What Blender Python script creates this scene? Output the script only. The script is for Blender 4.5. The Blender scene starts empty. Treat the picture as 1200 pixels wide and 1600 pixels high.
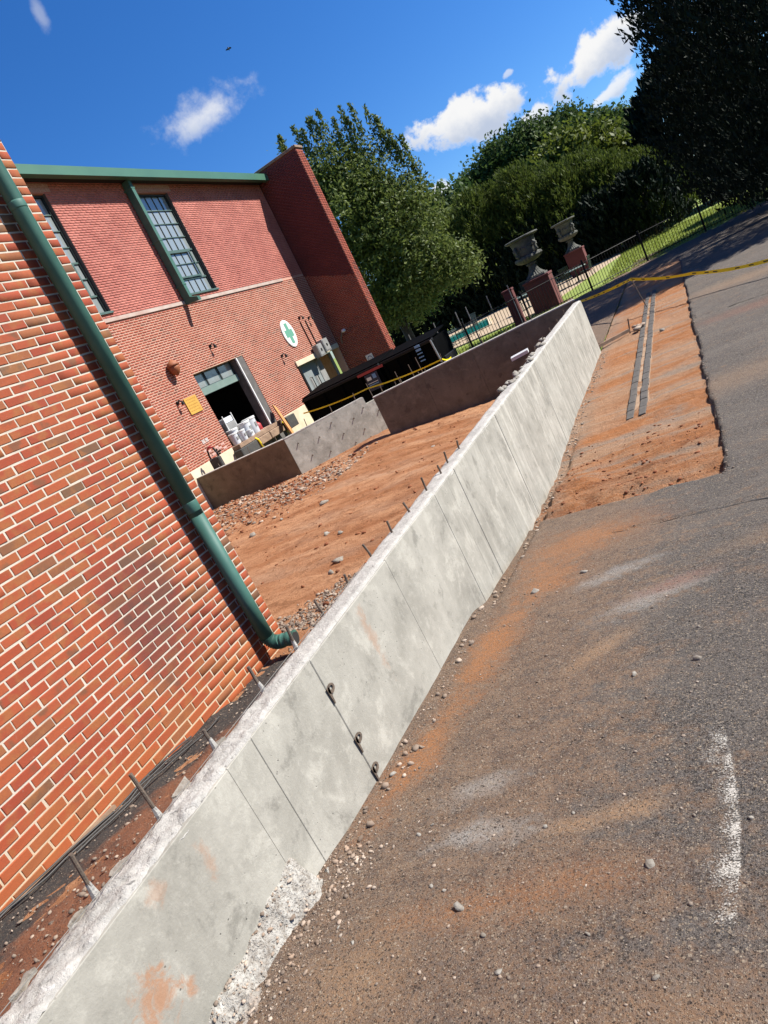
import bpy, math, random
import numpy as np
from mathutils import Matrix, Vector
random.seed(7); rng = np.random.default_rng(7)
scene = bpy.context.scene
C = scene.collection

# ------------------------------------------------------------------ camera
# Axes: +Y runs along the long retaining wall, +X to the right of it, +Z up; the lens is at the origin.
FPX, CX, CY = 1071.0, 600.0, 800.0
def _n(v): return v / np.linalg.norm(v)
_down = _n(np.array([2658. - CX, 4870. - CY, FPX]))
_y = np.array([1037. - CX, 297. - CY, FPX]); _y = _n(_y - _down * (_y @ _down))
ROT = np.array([np.cross(_y, -_down), _y, -_down])
cam_d = bpy.data.cameras.new('camera'); cam = bpy.data.objects.new('camera', cam_d); C.objects.link(cam)
cam_d.sensor_fit = 'VERTICAL'; cam_d.sensor_height = 24.0; cam_d.lens = 24.0 * FPX / 1600.0
cam_d.clip_start = 0.05; cam_d.clip_end = 3000
_m = np.eye(4); _m[:3, 0] = ROT @ [1, 0, 0]; _m[:3, 1] = ROT @ [0, -1, 0]; _m[:3, 2] = ROT @ [0, 0, -1]
cam.matrix_world = Matrix(_m.tolist())
scene.camera = cam
def ray(u, v): return ROT @ np.array([u - CX, v - CY, FPX])
def W(u, v, x=None, y=None, z=None):
    """point on the real plane x=, y= or z= that was measured at photo position (u, v)"""
    d = ray(u, v)
    if x is not None: return d * (x / d[0])
    if y is not None: return d * (y / d[1])
    return d * (z / d[2])

# ------------------------------------------------------------------ light and sky
SUN_EL = math.radians(44); SUN_DIR = np.array([0.90, 0.43]); SUN_DIR /= np.linalg.norm(SUN_DIR)
to_sun = Vector((SUN_DIR[0] * math.cos(SUN_EL), SUN_DIR[1] * math.cos(SUN_EL), math.sin(SUN_EL)))
sd = bpy.data.lights.new('sun', 'SUN'); sun = bpy.data.objects.new('sun', sd); C.objects.link(sun)
sd.energy = 5.0; sd.angle = math.radians(0.53); sd.color = (1.0, 0.955, 0.88)
sun.rotation_euler = (-to_sun).to_track_quat('-Z', 'Y').to_euler()
scene.view_settings.view_transform = 'Standard'; scene.view_settings.look = 'None'
scene.view_settings.exposure = 1.0; scene.view_settings.gamma = 1.0
scene.view_settings.use_curve_mapping = False
scene.cycles.max_bounces = 6; scene.cycles.diffuse_bounces = 3; scene.cycles.glossy_bounces = 2; scene.cycles.transparent_max_bounces = 8

world = bpy.data.worlds.new('World'); scene.world = world; world.use_nodes = True
wn = world.node_tree.nodes; wl = world.node_tree.links; wn.clear()
class NT:
    """small node-graph helper"""
    def __init__(s, tree): s.t = tree; s.n = tree.nodes; s.l = tree.links
    def node(s, typ, **kw):
        nd = s.n.new(typ)
        for k, v in kw.items(): setattr(nd, k, v)
        return nd
    def put(s, sock, v):
        if isinstance(v, bpy.types.NodeSocket): s.l.new(v, sock)
        elif isinstance(v, (tuple, list)) and sock.type == 'RGBA' and len(v) == 3: sock.default_value = (*v, 1)
        else: sock.default_value = v
    def math(s, op, a, b=None, c=None, clamp=False):
        nd = s.node('ShaderNodeMath', operation=op, use_clamp=clamp); s.put(nd.inputs[0], a)
        if b is not None: s.put(nd.inputs[1], b)
        if c is not None: s.put(nd.inputs[2], c)
        return nd.outputs[0]
    def vmath(s, op, a, b=None, out=0):
        nd = s.node('ShaderNodeVectorMath', operation=op); s.put(nd.inputs[0], a)
        if b is not None: s.put(nd.inputs[3 if op == 'SCALE' else 1], b)
        return nd.outputs[out]
    def noise(s, vec, scale, detail=4, rough=0.55, dist=0.0):
        nd = s.node('ShaderNodeTexNoise'); s.put(nd.inputs['Vector'], vec); s.put(nd.inputs['Scale'], scale)
        nd.inputs['Detail'].default_value = detail; nd.inputs['Roughness'].default_value = rough; nd.inputs['Distortion'].default_value = dist
        return nd.outputs['Fac']
    def step(s, v, lo, hi):
        nd = s.node('ShaderNodeMapRange', interpolation_type='SMOOTHSTEP'); s.put(nd.inputs[0], v)
        s.put(nd.inputs[1], lo); s.put(nd.inputs[2], hi); return nd.outputs[0]
    def mix(s, f, a, b, mode='MIX'):
        nd = s.node('ShaderNodeMix', data_type='RGBA', blend_type=mode); s.put(nd.inputs[0], f); s.put(nd.inputs[6], a); s.put(nd.inputs[7], b)
        return nd.outputs[2]
    def ramp(s, v, stops, interp='LINEAR'):
        nd = s.node('ShaderNodeValToRGB'); cr = nd.color_ramp; cr.interpolation = interp
        while len(cr.elements) < len(stops): cr.elements.new(0.5)
        for e, (p, c) in zip(cr.elements, stops): e.position = p; e.color = (*c, 1) if len(c) == 3 else c
        s.put(nd.inputs[0], v); return nd.outputs[0]
    def sep(s, v):
        nd = s.node('ShaderNodeSeparateXYZ'); s.put(nd.inputs[0], v); return nd.outputs
    def pos(s): return s.node('ShaderNodeNewGeometry').outputs['Position']
    def bump(s, h, strength=0.5, dist=0.02, normal=None):
        nd = s.node('ShaderNodeBump'); s.put(nd.inputs['Height'], h); nd.inputs['Strength'].default_value = strength
        nd.inputs['Distance'].default_value = dist
        if normal is not None: s.put(nd.inputs['Normal'], normal)
        return nd.outputs[0]

w = NT(world.node_tree)
sky = w.node('ShaderNodeTexSky', sky_type='NISHITA', sun_disc=False)
sky.sun_elevation = SUN_EL; sky.sun_rotation = math.atan2(SUN_DIR[0], SUN_DIR[1])
sky.air_density = 1.0; sky.dust_density = 0.25; sky.ozone_density = 3.0; sky.altitude = 200
hs = w.node('ShaderNodeHueSaturation'); hs.inputs['Saturation'].default_value = 1.28; hs.inputs['Value'].default_value = 1.0
w.put(hs.inputs['Color'], sky.outputs[0])
skc = w.mix(1.0, hs.outputs[0], (0.76, 1.0, 1.34), 'MULTIPLY')
bg1 = w.node('ShaderNodeBackground'); w.put(bg1.inputs[0], skc); bg1.inputs[1].default_value = 0.060
D = w.vmath('NORMALIZE', w.node('ShaderNodeTexCoord').outputs['Generated'])
# fair-weather clouds, each at its own place in the sky: (direction, long half-axis, short half-axis, puffiness, opacity)
def cl(u, v, au, av, bu, bv, puff, op):
    c = ray(u, v); L = np.linalg.norm(c); a = ray(u + au, v + av) - c; b = ray(u + bu, v + bv) - c
    c = c / L; a = a / L; b = b / L
    sa, sb = np.linalg.norm(a), np.linalg.norm(b)
    return (c, a / sa / sa, b / sb / sb, puff, op)
clouds = [cl(316, 182, 112, -54, 16, 33, 1.5, 0.85), cl(735, 184, 100, -28, 12, 40, 1.2, 1.0), cl(915, 94, 66, -34, 22, 42, 1.2, 1.0), cl(962, 62, 34, -14, 14, 34, 1.2, 1.0),
          cl(945, 150, 50, -20, 8, 16, 1.3, 0.85), cl(690, 296, 36, -8, 5, 17, 1.3, 0.9), cl(63, 22, 9, 24, 14, -4, 1.5, 0.3),
          cl(793, 115, 14, -5, 3, 7, 1.2, 0.55), cl(835, 185, 30, -12, 8, 15, 1.2, 0.85)]
def cl_dir(az, el, sa, sb):
    a = math.radians(az); e = math.radians(el)
    c = np.array([math.sin(a) * math.cos(e), math.cos(a) * math.cos(e), math.sin(e)])
    t = _n(np.cross([0, 0, 1], c)); b = np.cross(c, t)
    return (c, t / math.tan(math.radians(sa)), b / math.tan(math.radians(sb)), 1.2, 0.95)
clouds += [cl_dir(100, 20, 9, 3.2), cl_dir(135, 32, 8, 3.4), cl_dir(175, 15, 11, 3.6), cl_dir(-110, 22, 9, 3)]  # extra clouds out of view, added for the window reflections
nz = w.noise(D, 13, 6, 0.6, 0.15); nz2 = w.noise(D, 34, 5, 0.62)
nn = w.math('ADD', w.math('MULTIPLY', w.math('SUBTRACT', nz, 0.5), 1.0), w.math('MULTIPLY', w.math('SUBTRACT', nz2, 0.5), 0.5))
alpha = None; shade = None
for c, a, b, puff, op in clouds:
    rel = w.vmath('SUBTRACT', D, tuple(c))
    pa = w.vmath('DOT_PRODUCT', rel, tuple(a), out=1); pb = w.vmath('DOT_PRODUCT', rel, tuple(b), out=1)
    fr = w.vmath('DOT_PRODUCT', D, tuple(c), out=1)
    r2 = w.math('ADD', w.math('MULTIPLY', pa, pa), w.math('MULTIPLY', pb, pb))
    d = w.math('SUBTRACT', 0.80, w.math('SQRT', r2))
    d = w.math('ADD', d, w.math('MULTIPLY', nn, 2.3 if puff < 1.4 else 1.7))
    al = w.math('MULTIPLY', w.math('MULTIPLY', w.step(d, 0.0, 0.35 if puff < 1.4 else 0.75), op), w.math('GREATER_THAN', fr, 0.5))
    sh = w.math('MULTIPLY', al, w.step(w.math('ADD', pb, w.math('MULTIPLY', nn, 1.6)), -0.25, 0.75))
    alpha = al if alpha is None else w.math('MAXIMUM', alpha, al)
    shade = sh if shade is None else w.math('MAXIMUM', shade, sh)
ccol = w.mix(shade, (1.0, 1.0, 1.0), (0.56, 0.64, 0.80))
bg2 = w.node('ShaderNodeBackground'); w.put(bg2.inputs[0], ccol); bg2.inputs[1].default_value = 0.47
ms = w.node('ShaderNodeMixShader'); w.put(ms.inputs[0], alpha); w.put(ms.inputs[1], bg1.outputs[0]); w.put(ms.inputs[2], bg2.outputs[0])
wo = w.node('ShaderNodeOutputWorld'); w.put(wo.inputs[0], ms.outputs[0])

# ------------------------------------------------------------------ mesh helpers
def fast_mesh(name, verts, faces):
    """verts (N,3), faces list of equal-length int arrays or one (M,k) array"""
    me = bpy.data.meshes.new(name)
    verts = np.asarray(verts, np.float32).reshape(-1, 3)
    groups = faces if isinstance(faces, list) else [faces]
    groups = [np.asarray(g, np.int32) for g in groups if len(g)]
    me.vertices.add(len(verts)); me.vertices.foreach_set('co', verts.ravel())
    loops = np.concatenate([g.ravel() for g in groups]); tot = np.concatenate([np.full(len(g), g.shape[1], np.int32) for g in groups])
    start = np.concatenate([[0], np.cumsum(tot)[:-1]]).astype(np.int32)
    me.loops.add(len(loops)); me.loops.foreach_set('vertex_index', loops)
    me.polygons.add(len(tot)); me.polygons.foreach_set('loop_start', start); me.polygons.foreach_set('loop_total', tot)
    me.update(calc_edges=True); me.validate(); return me
def link(name, me, mat=None, parent=None, smooth=False):
    if mat is not None and not me.materials: me.materials.append(mat)
    if smooth: me.polygons.foreach_set('use_smooth', np.ones(len(me.polygons), bool))
    o = bpy.data.objects.new(name, me); C.objects.link(o)
    if parent is not None:
        o.parent = parent; o.matrix_parent_inverse = Matrix.Translation(-Vector(parent.location))
    return o
def tag(o, label=None, cat=None, group=None, kind=None):
    if label: o['label'] = label
    if cat: o['category'] = cat
    if group: o['group'] = group
    if kind: o['kind'] = kind
    return o
def thing(name, loc, label, cat, group=None):
    o = bpy.data.objects.new(name, None); C.objects.link(o); o.location = [float(a) for a in loc]; o.empty_display_size = 0.2
    bpy.context.view_layer.update()
    return tag(o, label, cat, group)
BOXF = np.array([[0, 3, 2, 1], [4, 5, 6, 7], [0, 1, 5, 4], [1, 2, 6, 5], [2, 3, 7, 6], [3, 0, 4, 7]])
class MB:
    def __init__(s): s.v = []; s.f = []; s.n = 0
    def add(s, v, f):
        s.v += [tuple(map(float, p)) for p in v]; s.f += [tuple(int(i) + s.n for i in q) for q in f]; s.n += len(v); return s
    def box(s, x0, x1, y0, y1, z0, z1):
        return s.add([(x0, y0, z0), (x1, y0, z0), (x1, y1, z0), (x0, y1, z0), (x0, y0, z1), (x1, y0, z1), (x1, y1, z1), (x0, y1, z1)], BOXF)
    def bbox(s, x0, x1, y0, y1, z0, z1, b=0.01):
        """box with chamfered edges"""
        c = [(x0, x1), (y0, y1), (z0, z1)]; v = []; idx = {}
        for ix in (0, 1):
            for iy in (0, 1):
                for iz in (0, 1):
                    k = (ix, iy, iz)
                    for ax in range(3):
                        p = []
                        for q in range(3):
                            e = c[q][k[q]]; p.append(e if q == ax else e + (b if k[q] == 0 else -b))
                        idx[(k, ax)] = len(v); v.append(tuple(p))
        f = []
        for ax in range(3):
            o1, o2 = (ax + 1) % 3, (ax + 2) % 3
            for sd_ in (0, 1):
                q = []
                for a, b_ in ((0, 0), (1, 0), (1, 1), (0, 1)):
                    k = [0, 0, 0]; k[ax] = sd_; k[o1] = a; k[o2] = b_; q.append(idx[(tuple(k), ax)])
                f.append(q if sd_ else q[::-1])
        for ax in range(3):
            o1, o2 = (ax + 1) % 3, (ax + 2) % 3
            for a in (0, 1):
                for b_ in (0, 1):
                    k0 = [0, 0, 0]; k0[o1] = a; k0[o2] = b_; k1 = list(k0); k1[ax] = 1; k0 = tuple(k0); k1 = tuple(k1)
                    q = [idx[(k0, o1)], idx[(k1, o1)], idx[(k1, o2)], idx[(k0, o2)]]
                    f.append(q if (a == b_) else q[::-1])
        for ix in (0, 1):
            for iy in (0, 1):
                for iz in (0, 1):
                    k = (ix, iy, iz); f.append([idx[(k, 0)], idx[(k, 1)], idx[(k, 2)]] if (ix + iy + iz) % 2 else [idx[(k, 2)], idx[(k, 1)], idx[(k, 0)]])
        return s.add(v, f)
    def tube(s, pts, r, n=8, cap=True):
        pts = [np.asarray(p, float) for p in pts]; rs = r if isinstance(r, (list, tuple)) else [r] * len(pts)
        base = s.n; up = np.array([0, 0, 1.0]); v = []; prev = None
        for i, p in enumerate(pts):
            t = pts[min(i + 1, len(pts) - 1)] - pts[max(i - 1, 0)]; t = _n(t)
            a = np.cross(t, up) if prev is None else prev - t * (prev @ t)
            if np.linalg.norm(a) < 1e-4: a = np.cross(t, [1, 0, 0])
            a = _n(a); b = np.cross(t, a); prev = a
            for k in range(n): v.append(p + rs[i] * (a * math.cos(2 * math.pi * k / n) + b * math.sin(2 * math.pi * k / n)))
        f = []
        for i in range(len(pts) - 1):
            for k in range(n): f.append((i * n + k, i * n + (k + 1) % n, (i + 1) * n + (k + 1) % n, (i + 1) * n + k))
        if cap: f.append(tuple(range(n))[::-1]); f.append(tuple((len(pts) - 1) * n + k for k in range(n)))
        return s.add(v, f)
    def lathe(s, prof, c, n=24, flute=0.0, nf=12, fz=(0, 0)):
        v = []; f = []
        for r, z in prof:
            for k in range(n):
                a = 2 * math.pi * k / n; rr = r * (1 + (flute * abs(math.cos(nf * a / 2)) if fz[0] <= z <= fz[1] else 0))
                v.append((c[0] + rr * math.cos(a), c[1] + rr * math.sin(a), c[2] + z))
        for i in range(len(prof) - 1):
            for k in range(n): f.append((i * n + k, i * n + (k + 1) % n, (i + 1) * n + (k + 1) % n, (i + 1) * n + k))
        f.append(tuple(range(n))[::-1]); f.append(tuple((len(prof) - 1) * n + k for k in range(n)))
        return s.add(v, f)
    def prism(s, poly, axis_vec):
        """poly: list of 3d points (planar), extruded by axis_vec"""
        n = len(poly); a = np.asarray(axis_vec, float); v = list(poly) + [np.asarray(p, float) + a for p in poly]
        f = [tuple(range(n))[::-1], tuple(n + i for i in range(n))] + [(i, (i + 1) % n, n + (i + 1) % n, n + i) for i in range(n)]
        return s.add(v, f)
    def mesh(s, name):
        me = bpy.data.meshes.new(name); me.from_pydata(s.v, [], s.f); me.update(); return me
    def build(s, name, mat, parent=None, smooth=False): return link(name, s.mesh(name), mat, parent, smooth)
def grid(xs, ys, zf):
    X, Y = np.meshgrid(xs, ys); Z = zf(X, Y); nx, ny = len(xs), len(ys)
    i = np.arange(nx * ny).reshape(ny, nx)
    f = np.stack([i[:-1, :-1], i[:-1, 1:], i[1:, 1:], i[1:, :-1]], -1).reshape(-1, 4)
    return np.stack([X, Y, Z], -1).reshape(-1, 3), f
_perm = rng.random((256, 256))
def vnoise(x, y, s):
    x = np.asarray(x) * s; y = np.asarray(y) * s; xi = np.floor(x).astype(int); yi = np.floor(y).astype(int); fx = x - xi; fy = y - yi
    fx = fx * fx * (3 - 2 * fx); fy = fy * fy * (3 - 2 * fy); g = lambda a, b: _perm[a % 256, b % 256]
    return (g(xi, yi) * (1 - fx) + g(xi + 1, yi) * fx) * (1 - fy) + (g(xi, yi + 1) * (1 - fx) + g(xi + 1, yi + 1) * fx) * fy - 0.5
def fbm(x, y, s, o=4):
    r = 0; a = 1.0
    for k in range(o): r = r + a * vnoise(np.asarray(x) + 17.3 * k, np.asarray(y) - 9.1 * k, s); s *= 2.05; a *= 0.5
    return r
def sstep(x, a, b):
    t = np.clip((np.asarray(x, float) - a) / (b - a), 0, 1); return t * t * (3 - 2 * t)
_phi = (1 + 5 ** .5) / 2
ICOV = np.array([(-1, _phi, 0), (1, _phi, 0), (-1, -_phi, 0), (1, -_phi, 0), (0, -1, _phi), (0, 1, _phi), (0, -1, -_phi), (0, 1, -_phi), (_phi, 0, -1), (_phi, 0, 1), (-_phi, 0, -1), (-_phi, 0, 1)]) / 1.9
ICOF = np.array([(0, 11, 5), (0, 5, 1), (0, 1, 7), (0, 7, 10), (0, 10, 11), (1, 5, 9), (5, 11, 4), (11, 10, 2), (10, 7, 6), (7, 1, 8), (3, 9, 4), (3, 4, 2), (3, 2, 6), (3, 6, 8), (3, 8, 9), (4, 9, 5), (2, 4, 11), (6, 2, 10), (8, 6, 7), (9, 8, 1)])
def pebbles(name, pts, sizes, mat, kind_label, cat, flat=0.6, parent=None):
    n = len(pts); V = ICOV[None] * (1 + 0.5 * (rng.random((n, 12, 1)) - 0.5)); V = V * (0.45 + 1.0 * rng.random((n, 1, 3))) * np.array([1, 1, flat])
    a = rng.random(n) * 6.283; ca, sa = np.cos(a)[:, None], np.sin(a)[:, None]
    V = np.stack([V[..., 0] * ca - V[..., 1] * sa, V[..., 0] * sa + V[..., 1] * ca, V[..., 2]], -1) * np.asarray(sizes)[:, None, None] + np.asarray(pts)[:, None, :]
    F = (ICOF[None] + 12 * np.arange(n)[:, None, None]).reshape(-1, 3)
    o = link(name, fast_mesh(name, V.reshape(-1, 3), F), mat, parent)
    return tag(o, kind_label, cat, kind='stuff')

# ------------------------------------------------------------------ materials
def mat(name):
    m = bpy.data.materials.new(name); m.use_nodes = True; t = NT(m.node_tree); b = t.n['Principled BSDF']; return m, t, b
def plain(name, c1, c2=None, scale=3.0, rough=0.8, bump=0.0, bscale=60, metal=0.0, spec=0.5, rnd=0.0, detail=5, bdist=0.01):
    m, t, b = mat(name); p = t.pos()
    col = c1
    if c2 is not None: col = t.mix(t.step(t.noise(p, scale, detail, 0.6), 0.3, 0.7), c1, c2)
    if rnd:
        r = t.node('ShaderNodeNewGeometry').outputs['Random Per Island']
        hv = t.node('ShaderNodeHueSaturation'); t.put(hv.inputs['Color'], col); t.put(hv.inputs['Value'], t.math('MULTIPLY_ADD', r, 2 * rnd, 1 - rnd))
        col = hv.outputs[0]
    t.put(b.inputs['Base Color'], col if isinstance(col, bpy.types.NodeSocket) else (*col, 1))
    b.inputs['Roughness'].default_value = rough; b.inputs['Metallic'].default_value = metal; b.inputs['Specular IOR Level'].default_value = spec
    if bump: t.put(b.inputs['Normal'], t.bump(t.noise(p, bscale, 6, 0.6), bump, bdist))
    return m
def brick_mat(name, use_island, near):
    m, t, b = mat(name); p = t.pos()
    r = t.node('ShaderNodeNewGeometry').outputs['Random Per Island'] if use_island else t.node('ShaderNodeObjectInfo').outputs['Random']
    if near:
        col = t.ramp(r, [(0.0, (.35, .068, .026)), (.25, (.29, .052, .024)), (.45, (.38, .090, .032)), (.62, (.32, .060, .025)), (.84, (.34, .100, .034)), (.93, (.29, .098, .038)), (.975, (.15, .080, .042)), (1, (.17, .095, .052))])
        off = t.node('ShaderNodeCombineXYZ'); t.put(off.inputs[0], t.math('MULTIPLY', r, 57.0)); t.put(off.inputs[1], t.math('MULTIPLY', r, 31.0))
        q = t.vmath('ADD', p, off.outputs[0])
        fl = t.step(t.noise(q, 7, 3, 0.5), 0.50, 0.66)
        col = t.mix(t.math('MULTIPLY', fl, 0.65), col, (.32, .125, .040))
        fl2 = t.step(t.noise(t.vmath('ADD', q, (9, 4, 2)), 5.5, 3, 0.5), 0.60, 0.72)
        col = t.mix(t.math('MULTIPLY', fl2, 0.7), col, (.13, .075, .04))
        col = t.mix(t.step(t.noise(p, 60, 5, 0.65), 0.35, 0.8), col, t.mix(0.45, col, (.2, .06, .03)))
        sm = t.math('MULTIPLY', t.step(t.noise(p, 28, 6, .72, .8), .60, .72), t.step(t.noise(p, 2.4, 4), .42, .62)); col = t.mix(t.math('MULTIPLY', sm, .35), col, (.50, .40, .31))
        # an old smoky stain on the lower wall, and clay splashed up along its foot
        dv = t.vmath('MULTIPLY', t.vmath('SUBTRACT', p, (-3.96, 3.35, -1.02)), (0, 1.25, 1.0))
        ds = t.math('ADD', t.vmath('LENGTH', dv, out=1), t.math('MULTIPLY', t.math('SUBTRACT', t.noise(p, 3.0, 4), 0.5), 0.7))
        col = t.mix(t.math('MULTIPLY', t.step(ds, 0.70, 0.12), 0.68), col, (.085, .036, .034))
        z = t.sep(p)[2]
        cz = t.math('ADD', t.math('ADD', z, t.math('MULTIPLY', t.sep(p)[1], 0.085)), t.math('MULTIPLY', t.math('SUBTRACT', t.noise(p, 2.2, 4), 0.5), 0.5))
        col = t.mix(t.math('MULTIPLY', t.step(cz, -1.18, -1.66), 0.50), col, (.38, .105, .030))
    else:
        col = t.ramp(r, [(0.0, (.28, .062, .036)), (.4, (.33, .078, .044)), (.75, (.25, .056, .035)), (.93, (.21, .06, .04)), (1, (.15, .055, .04))])
        col = t.mix(t.math('MULTIPLY', t.step(t.noise(p, .9, 5, .6), .40, .7), .7), col, (.36, .088, .05))
    t.put(b.inputs['Base Color'], col); b.inputs['Roughness'].default_value = 0.85; b.inputs['Specular IOR Level'].default_value = 0.3
    t.put(b.inputs['Normal'], t.bump(t.noise(p, 150 if near else 40, 6, 0.65), 0.5, 0.004))
    return m
def mortar_mat():
    m, t, b = mat('mortar'); p = t.pos(); z = t.sep(p)[2]
    col = t.mix(t.step(t.noise(p, 9, 6, .6), .3, .75), (.58, .52, .425), (.46, .40, .32))
    cz = t.math('ADD', t.math('ADD', z, t.math('MULTIPLY', t.sep(p)[1], 0.085)), t.math('MULTIPLY', t.math('SUBTRACT', t.noise(p, 2.2, 4), 0.5), 0.5))
    col = t.mix(t.math('MULTIPLY', t.step(cz, -1.15, -1.60), 0.5), col, (.56, .36, .17))
    t.put(b.inputs['Base Color'], col); b.inputs['Roughness'].default_value = 0.95
    t.put(b.inputs['Normal'], t.bump(t.noise(p, 220, 5, .7), 0.6, 0.004)); return m
def concrete_mat(name, c1, c2, rust=False, streak=True, fine=1.0):
    m, t, b = mat(name); p = t.pos(); xyz = t.sep(p)
    n0 = t.noise(p, 1.3, 8, .68, .3); n1 = t.noise(t.vmath('ADD', p, (3, 1, 7)), 3.6, 9, .74, .25); n2 = t.noise(p, 24, 6, .74, .3)
    col = t.mix(t.step(n0, .33, .66), c2, c1)
    col = t.mix(t.math('MULTIPLY', t.step(n1, .51, .66), .70), col, tuple(min(1, a * 1.22) for a in c1))
    col = t.mix(t.math('MULTIPLY', t.step(n1, .47, .34), .80), col, tuple(a * .74 for a in c2))
    col = t.mix(t.math('MULTIPLY', t.step(n2, .52, .72), .35), col, tuple(min(1, a * 1.22) for a in c1))
    col = t.mix(t.math('MULTIPLY', t.step(n2, .42, .26), .35), col, tuple(a * .72 for a in c2))
    if streak:
        q = t.node('ShaderNodeCombineXYZ'); t.put(q.inputs[0], xyz[0]); t.put(q.inputs[1], t.math('MULTIPLY', xyz[1], 9.0)); t.put(q.inputs[2], t.math('MULTIPLY', xyz[2], 0.9))
        s_ = t.noise(q.outputs[0], 1.3, 5, .6); far = t.math('MULTIPLY_ADD', t.step(xyz[1], 3.5, 8.0), .5, .12)
        col = t.mix(t.math('MULTIPLY', t.step(s_, .52, .70), far), col, tuple(min(1, a * 1.40) for a in c1))
        col = t.mix(t.math('MULTIPLY', t.step(s_, .46, .30), t.math('MULTIPLY', far, .8)), col, tuple(a * .70 for a in c2))
    # dark pits and bug holes
    vo = t.node('ShaderNodeTexVoronoi'); t.put(vo.inputs['Vector'], p); vo.inputs['Scale'].default_value = 26; vo.inputs['Randomness'].default_value = 1
    pit = t.math('MULTIPLY', t.step(vo.outputs['Distance'], .13, .06), t.step(t.noise(p, 2.6, 3), .50, .60))
    col = t.mix(t.math('MULTIPLY', pit, .75), col, (.07, .065, .055))
    if rust:
        for cy, cz, ry, rz in ((1.03, -1.59, .11, .11), (1.14, -1.69, .035, .045), (1.46, -1.47, .035, .10), (1.22, -1.36, .06, .05), (3.1, -1.5, .05, .3)):
            dv = t.vmath('DIVIDE', t.vmath('SUBTRACT', p, (-2.19, cy, cz)), (1.0, ry, rz))
            d = t.math('ADD', t.vmath('LENGTH', dv, out=1), t.math('MULTIPLY', t.math('SUBTRACT', t.noise(p, 15, 7, .74, .5), .5), 3.6))
            col = t.mix(t.math('MULTIPLY', t.step(d, 1.05, .15), .62 if cy < 1.2 else .32), col, (.40, .165, .06))
    t.put(b.inputs['Base Color'], col); b.inputs['Roughness'].default_value = 0.9; b.inputs['Specular IOR Level'].default_value = .25
    h = t.math('ADD', t.noise(p, 90 * fine, 6, .65), t.math('MULTIPLY', pit, -3.0))
    t.put(b.inputs['Normal'], t.bump(h, .35, .006)); return m
def grains(t, p, col, fac, s1=115, s2=64):
    """stone grains of pale and dark aggregate laid over a colour; returns colour and a height"""
    h = None
    for sc_, lo, hi, f_ in ((s1, .84, .24, .75), (s2, .93, .08, .6), (s1 * 1.9, .76, .32, .65)):
        vo = t.node('ShaderNodeTexVoronoi'); t.put(vo.inputs['Vector'], p); vo.inputs['Scale'].default_value = sc_
        c = t.sep(vo.outputs['Color']); dot = t.step(vo.outputs['Distance'], .50, .30)
        lt = t.math('MULTIPLY', dot, t.math('GREATER_THAN', c[0], lo)); dk = t.math('MULTIPLY', dot, t.math('LESS_THAN', c[0], hi))
        col = t.mix(t.math('MULTIPLY', t.math('MULTIPLY', dk, f_), fac), col, (.018, .014, .012))
        col = t.mix(t.math('MULTIPLY', t.math('MULTIPLY', lt, f_), fac), col, t.mix(c[1], (.46, .38, .28), (.29, .215, .145)))
        hh = t.math('SUBTRACT', lt, dk); h = hh if h is None else t.math('ADD', h, hh)
    return col, h
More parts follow.
